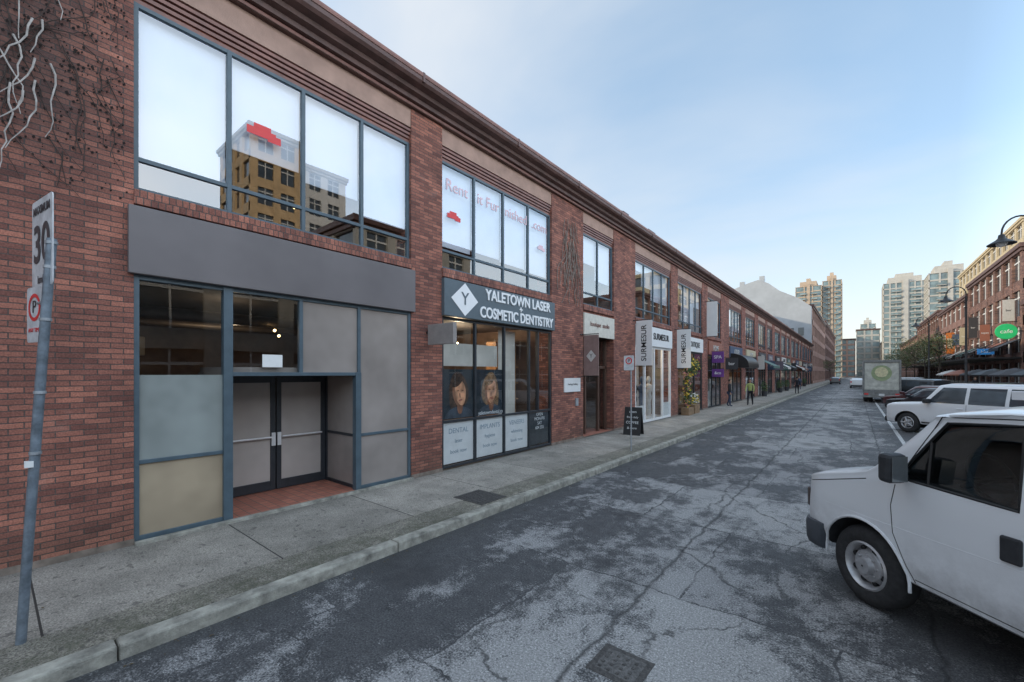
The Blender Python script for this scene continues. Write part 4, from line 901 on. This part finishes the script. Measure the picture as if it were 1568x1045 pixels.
# --- generic suv
def suv(name,loc,heading,col,boxy=True,h=1.95,Ln=4.75,wb=3.0,fo=.85,belt=1.2,dark=False):
    nd=Vector((-math.sin(R(heading)),math.cos(R(heading)))); paint=carpaint(name+'_paint_%d'%random.randrange(999),col,.4,.8)
    rr=.39 if boxy else .34; hw=.98 if boxy else .91; ht=belt-.02 if boxy else belt-.12; zb=.36 if boxy else .28
    def H(z,w): return [(0,zb),(w*.85,zb),(w*.98,zb+.1),(w,.7),(w*.99,z-.14),(w*.96,z-.06),(w*.86,z-.01),(w*.5,z+.01),(0,z+.02)]
    def C(z,w): return [(0,zb),(w*.85,zb),(w*.98,zb+.1),(w,.7),(w*.985,belt),(w*.90,(belt+z)/2+.02),(w*.82,z-.10),(w*.66,z-.01),(0,z+.02)]
    re=-(Ln-fo); ws=-.45 if boxy else -.25; wt=-.95 if boxy else -1.05; rt=re+.18 if boxy else re+.85
    st=[(fo,H(ht-.22,hw*.86)),(fo-.06,H(ht-.09,hw*.94)),(fo-.25,H(ht-.03,hw)),(ws,H(ht+.04,hw)),(wt,C(h-.06,hw)),(wt-.3,C(h,hw)),(rt-.0,C(h-.02,hw)),(re+.04,C(h-.08 if boxy else belt+.1,hw*.96)),(re,C(h-.16 if boxy else belt+.03,hw*.92))]
    c=Car(name,loc,math.atan2(nd.y,nd.x),st,paint); c.cutwheel([0,-wb],rr+.07,z=rr); c.done()
    zt=h-.15
    g1=[(ws-.22,belt+.03),(wt-.18,zt),(wt-1.0+.12,zt),(wt-1.0+.12,belt+.03)]
    g2=[(wt-1.0+.02,belt+.03),(wt-1.0+.02,zt),(wt-1.95,zt),(wt-1.95,belt+.03)]
    e=re+.25 if boxy else re+.7
    g3=[(wt-2.05,belt+.03),(wt-2.05,zt),(max(e+.05,rt-.02) if not boxy else e,zt-(.0 if boxy else .1)),(e,belt+.03)]
    for g_ in (g1,g2)+((g3,) if (wt-2.05)-e>.25 else ()): c.side('window',g_,.004,DG)
    c.top('windshield',ws-.06,wt+.04,hw*.84,hw*.74,.006,DG)
    for gx in (wt-.93,wt-1.98): c.line('door_seam',[(gx,belt),(gx,zb+.15)],.006,-.001)
    c.line('sill_trim',[(-.5,zb+.1),(-wb+.5,zb+.1)],.05,-.03,PLAS)
    for sg in(1,-1):
        for xx in (0,-wb): wheel(c.r,xx,sg*(hw-.13),rr,sg,'alloy',.24,CHROME)
        yb=c.sy(ws-.3,belt); boxes('mirror',[(ws-.38,ws-.2,min(sg*yb,sg*(yb+.22)),max(sg*yb,sg*(yb+.22)),belt,belt+.17)],PLAS if boxy else paint,c.r,.04)
        boxes('headlamp',[(fo-.12,fo+.005,min(sg*hw*.55,sg*hw*.84),max(sg*hw*.55,sg*hw*.84),ht-.33,ht-.15)],glass('hl',(.9,.9,.9),.3,wob=0),c.r,.02)
        boxes('tail_lamp',[(re-.012,re+.08,min(sg*hw*.72,sg*hw*.9),max(sg*hw*.72,sg*hw*.9),.85,1.1)],RED,c.r,.01)
        boxes('handles',[(gx-.0,gx+.2,min(sg*hw,sg*(hw+.02)),max(sg*hw,sg*(hw+.02)),belt-.17,belt-.13) for gx in (wt-.85,wt-1.8)],paint,c.r,.01)
    boxes('grille',[(fo-.03,fo+.02,-hw*.5,hw*.5,ht-.38,ht-.16)],PLAS,c.r,.01)
    boxes('front_bumper',[(fo-.25,fo+.07,-hw*.9,hw*.9,zb,zb+.22)],PLAS,c.r,.05); boxes('rear_bumper',[(re-.07,re+.2,-hw*.9,hw*.9,zb,zb+.22)],PLAS,c.r,.05)
    boxes('underbody',[(re+.4,fo-.4,-hw*.6,hw*.6,.2,zb+.1)],BLACK,c.r)
    if boxy:
        boxes('pillar_panel',[(wt-2.5,wt-2.08,-c.sy(wt-2.3,1.5)-.012,c.sy(wt-2.3,1.5)+.012,belt+.05,h-.2)],paint,c.r,.02)
        tubes('roof_rails',[([(wt-.3,.72,h+.04),(re+.4,.72,h+.04)],.02),([(wt-.3,-.72,h+.04),(re+.4,-.72,h+.04)],.02)],BLACK,c.r)
    return c
suv('parked_suv',(2.2,23.55,0),50,(.80,.81,.83),dark=True)
suv('parked_car',(2.6,34.5,0),48,(.02,.022,.028),False,1.50,4.6,2.7,.85,.95)
suv('parked_car',(2.6,38.4,0),48,(.09,.02,.022),False,1.55,4.5,2.65,.85,.98)
suv('parked_suv',(2.6,50.5,0),46,(.03,.035,.04),True,1.85)
suv('parked_car',(2.6,55,0),46,(.6,.61,.62),False,1.6,4.5,2.65,.85,1.0)
suv('parked_car',(2.8,61,0),46,(.05,.06,.09),False,1.6,4.5,2.65,.85,1.0)
suv('parked_suv',(2.8,68,0),46,(.55,.56,.58),True,1.85)
suv('parked_car',(.2,90,0),0,(.7,.7,.7),False,1.55)
suv('parked_car',(-3.4,118,0),0,(.05,.05,.06),False,1.55)
suv('parked_car',(5.4,28.2,0),48,(.12,.13,.14),False,1.5,4.6,2.7,.85,.95)
# --- box truck
r=root('box_truck',(1.6,44.4,0),0,False)
TRK=simple('truck_box_skin',(.62,.62,.60),.6,var=.2,vs=2)
TFR=simple('truck_frame',(.22,.22,.21),.5,var=.3)
boxes('cargo_box',[(-1.12,1.12,.1,5.2,.95,3.32)],TRK,r,.03)
boxes('rear_frame',[(-1.16,-1.04,-.02,.12,.9,3.38),(1.04,1.16,-.02,.12,.9,3.38),(-1.04,1.04,-.018,.118,3.2,3.38),(-1.04,1.04,-.018,.118,.88,1.02)],TFR,r,.01)
boxes('rear_shutter_slats',[(-1.03,1.03,.06,.098,1.03+.31*i,1.325+.31*i) for i in range(7)],simple('shutter',(.58,.57,.50),.55,var=.25,vs=3),r,.006)
lathe('round_emblem',[(.01,.05),(.62,.05),(.62,.04)],simple('emblem_green',(.34,.40,.22),.6,var=.2),r,(0,0,2.35),'Y',28); lathe('emblem_centre',[(.01,.035),(.40,.035),(.40,.04)],simple('emblem_yellow',(.68,.62,.38),.6,var=.2),r,(0,0,2.42),'Y',24)
boxes('chassis',[(-.5,-.35,0,7,.62,.9),(.35,.5,0,7,.62,.9)],BLACK,r); boxes('tail_lift',[(-1.1,1.1,-.22,-.02,.45,.88),(-1.1,1.1,-.3,-.2,.42,.5)],TFR,r,.01)
boxes('tail_lamps',[(-1.05,-.8,-.235,-.22,.62,.75),(.8,1.05,-.235,-.22,.62,.75)],RED,r,.005); boxes('licence_plate',[(-.17,.17,-.235,-.222,.55,.72)],cream,r)
boxes('cab',[(-1.02,1.02,5.3,7.1,.6,2.4)],simple('cab_paint',(.5,.5,.5),.4),r,.12); boxes('cab_windows',[(-1.025,1.025,5.9,6.8,1.55,2.15)],DG,r)
boxes('mudflaps',[(-1.1,-.55,.55,.57,.2,.9),(.55,1.1,.55,.57,.2,.9)],RUB,r)
def wheelX(par,x,y,rad,w=.28):
    lathe('wheel_tyre',[(rad*.55,-w/2),(rad-.05,-w/2),(rad,-w/2+.05),(rad,w/2-.05),(rad-.05,w/2),(rad*.55,w/2)],RUB,par,(x,y,rad),'X',28)
    lathe('wheel_rim',[(.01,-w/2+.05),(rad*.56,-w/2+.02),(rad*.56,w/2-.02),(.01,w/2-.05)],CHROME,par,(x,y,rad),'X',24)
for xx in(-.93,-.63,.63,.93): wheelX(r,xx,1.2,.46,.26)
for xx in(-.9,.9): wheelX(r,xx,6.2,.46)
# ------------------------------------------------------------------ people
SKIN=simple('skin',(.45,.27,.19),.6,var=.08)
def person(loc,rz,stride,top,leg,hair,shorts=False,arms=(.25,-.3)):
    r=root('pedestrian',loc,rz,False)   # faces +Y local
    s=stride
    def build(name,J,E,mat,rootv=0,sub=1):
        me=bpy.data.meshes.new(name); me.from_pydata([j[0] for j in J],E,[]); me.update(); o=bpy.data.objects.new(name,me); COL.objects.link(o); o.parent=r
        m=o.modifiers.new('s','SKIN'); m.use_smooth_shade=True
        lay=me.skin_vertices[0].data if me.skin_vertices else None
        if lay is None:
            bpy.context.view_layer.objects.active=o; lay=o.data.skin_vertices[0].data
        for i,j in enumerate(J): lay[i].radius=(j[1],j[2] if len(j)>2 else j[1])
        lay[rootv].use_root=True
        o.modifiers.new('u','SUBSURF').levels=sub; o.modifiers['u'].render_levels=sub; me.materials.append(mat); return o
    L=[((0,0,.95),.15,.11)]
    E=[]
    for sg,st_ in ((1,s),(-1,-s)):
        b=len(L); L+=[((sg*.10,0,.90),.10),((sg*.10,st_*.55,.50),.068),((sg*.10,st_*.8-(.12 if st_<0 else 0),.12),.045),((sg*.10,st_*.8-(.12 if st_<0 else 0)+.02,.05),.045),((sg*.10,st_*.8+.16-(.12 if st_<0 else 0),.035),.035)]
        E+=[(0,b),(b,b+1),(b+1,b+2),(b+2,b+3),(b+3,b+4)]
    build('trousers_and_shoes',L,E,leg)
    T_=[((0,0,.93),.15,.11),((0,.0,1.12),.14,.10),((0,0,1.32),.17,.11),((0,0,1.45),.10,.08),((0,.01,1.53),.055)]; E=[(0,1),(1,2),(2,3),(3,4)]
    for sg,a in ((1,arms[0]),(-1,arms[1])):
        b=len(T_); T_+=[((sg*.19,0,1.42),.065),((sg*.24,a*.4,1.15),.048),((sg*.23,a*.9+.05,.93),.036)]; E+=[(3,b),(b,b+1),(b+1,b+2)]
    build('jacket',T_,E,top)
    prof=[(.001,-.125),(.045,-.115),(.065,-.07),(.078,0),(.08,.05),(.065,.1),(.035,.125),(.001,.13)]
    lathe('head',prof,SKIN,r,(0,.02,1.66),'Z',16); lathe('hair',[(.082,.0),(.09,.05),(.075,.11),(.04,.14),(.001,.145)],hair,r,(0,.0,1.665),'Z',16)
    lathe('neck',[(.05,0),(.048,.1)],SKIN,r,(0,.01,1.5),'Z',12)
    tubes('nose',[([(0,.09,1.675),(0,.112,1.65)],.012)],SKIN,r); tubes('ears',[([(sg*.08,.02,1.68),(sg*.083,.015,1.64)],.014) for sg in(1,-1)],SKIN,r)
    tubes('eyes',[([(sg*.03,.088,1.69),(sg*.03,.1,1.69)],.009) for sg in(1,-1)],BLACK,r); tubes('mouth',[([(-.022,.085,1.605),(.022,.085,1.605)],.006)],CORN2,r)
    H=[]
    for sg,a in ((1,arms[0]),(-1,arms[1])):
        w=Vector((sg*.23,a*.9+.05,.92)); H.append(([w,w+Vector((0,.01,-.09))],[.03,.038]))
        for k in range(4): q=w+Vector((0,-.03+.02*k,-.085)); H.append(([q,q+Vector((-sg*.004,.003,-.045)),q+Vector((-sg*.02,.01,-.075+.006*abs(k-2)))],[.0095,.009,.007]))
        q=w+Vector((0,.03,-.03)); H.append(([q,q+Vector((-sg*.015,.03,-.03)),q+Vector((-sg*.02,.035,-.06))],[.011,.01,.008]))
    tubes('hands',H,SKIN,r,6)
DARKC=simple('dark_cloth',(.02,.02,.025),.9,var=.2); JEAN=simple('denim',(.05,.07,.12),.9,var=.2); HIVIS=simple('yellow_jacket',(.40,.45,.16),.8,var=.2); HAIR=simple('dark_hair',(.03,.02,.015),.8,var=.3)
person((-5.75,33.7,.12),R(180),.30,HIVIS,DARKC,HAIR,arms=(.3,.05))
person((-4.95,55.5,.12),R(0),.26,DARKC,DARKC,HAIR)
person((-6.6,31.5,.12),R(-90),.06,DARKC,JEAN,HAIR,arms=(.05,.02))
person((-6.0,70,.12),R(180),.25,fcols[6],JEAN,HAIR)
person((9.6,64,.12),R(180),.2,DARKC,DARKC,HAIR)

# ------------------------------------------------------------------ sky & sun
SUN=Vector((-.80,-.52,.0)).normalized(); EL=R(16); sd=Vector((SUN.x*math.cos(EL),SUN.y*math.cos(EL),math.sin(EL)))
w=bpy.data.worlds.new('World'); S.world=w; w.use_nodes=True; nt=w.node_tree; nt.nodes.clear()
w.cycles.sampling_method='MANUAL'; w.cycles.sample_map_resolution=512
out=N(nt,'ShaderNodeOutputWorld'); bg=N(nt,'ShaderNodeBackground',Strength=.12)
sky=N(nt,'ShaderNodeTexSky',sky_type='NISHITA'); sky.sun_disc=False; sky.sun_elevation=EL; sky.sun_rotation=math.atan2(sd.x,sd.y); sky.air_density=1.0; sky.dust_density=.6; sky.ozone_density=1.2
tc=N(nt,'ShaderNodeTexCoord'); s=N(nt,'ShaderNodeSeparateXYZ'); nt.links.new(tc.outputs['Generated'],s.inputs[0])
zz=mathn(nt,'ADD',mathn(nt,'MAXIMUM',s.outputs[2],0.0),.22)
cx=N(nt,'ShaderNodeCombineXYZ'); nt.links.new(mathn(nt,'DIVIDE',s.outputs[0],zz),cx.inputs[0]); nt.links.new(mathn(nt,'DIVIDE',s.outputs[1],zz),cx.inputs[1])
mp=N(nt,'ShaderNodeMapping'); mp.inputs['Rotation'].default_value=(0,0,R(50)); mp.inputs['Scale'].default_value=(.7,1.0,1); mp.inputs['Location'].default_value=(2.1,.9,0); nt.links.new(cx.outputs[0],mp.inputs[0])
nz=N(nt,'ShaderNodeTexNoise',Scale=.8,Detail=6,Roughness=.5,Distortion=.35); nt.links.new(mp.outputs[0],nz.inputs['Vector'])
cl=ramp(nt,nz.outputs['Fac'],.36,.66)
hz=mathn(nt,'SUBTRACT',1.0,mathn(nt,'MULTIPLY',s.outputs[2],2.6),True)
f=mathn(nt,'MAXIMUM',mathn(nt,'MULTIPLY',cl,.80),mathn(nt,'MULTIPLY',hz,.78))
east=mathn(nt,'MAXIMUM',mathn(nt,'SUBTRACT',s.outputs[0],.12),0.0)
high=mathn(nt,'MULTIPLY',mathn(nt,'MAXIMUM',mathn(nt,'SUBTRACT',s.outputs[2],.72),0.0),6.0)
br=mathn(nt,'ADD',mathn(nt,'ADD',.95,mathn(nt,'MULTIPLY',east,3.9)),high)  # sky boost added toward unseen +X side and overhead to light facade and street
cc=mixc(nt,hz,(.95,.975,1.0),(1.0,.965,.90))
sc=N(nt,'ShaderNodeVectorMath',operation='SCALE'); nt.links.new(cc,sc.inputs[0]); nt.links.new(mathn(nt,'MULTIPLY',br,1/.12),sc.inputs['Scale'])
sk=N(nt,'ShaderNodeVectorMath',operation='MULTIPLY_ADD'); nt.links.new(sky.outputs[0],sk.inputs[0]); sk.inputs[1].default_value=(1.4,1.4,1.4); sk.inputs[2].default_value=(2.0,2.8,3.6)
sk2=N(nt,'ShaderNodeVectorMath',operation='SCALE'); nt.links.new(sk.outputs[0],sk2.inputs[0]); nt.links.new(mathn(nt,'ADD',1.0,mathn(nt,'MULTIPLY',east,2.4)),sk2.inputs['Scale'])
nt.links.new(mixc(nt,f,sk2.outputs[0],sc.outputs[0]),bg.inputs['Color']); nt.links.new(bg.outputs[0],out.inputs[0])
l=bpy.data.lights.new('sun','SUN'); l.energy=3.2; l.angle=R(.6); l.color=(1,.86,.66); o=bpy.data.objects.new('sun',l); COL.objects.link(o)
o.rotation_euler=(-sd).to_track_quat('-Z','Y').to_euler(); o.location=(-20,-10,30)
# ------------------------------------------------------------------ camera
cam=bpy.data.cameras.new('camera'); cam.lens=14.92; cam.sensor_width=36; cam.shift_y=.0317; cam.clip_end=3000; cam.clip_start=.05
co=bpy.data.objects.new('camera',cam); COL.objects.link(co); co.location=(0,0,2.32); co.rotation_euler=(R(90),0,R(38.98)); S.camera=co
S.view_settings.view_transform='Standard'; S.view_settings.look='None'; S.view_settings.exposure=0
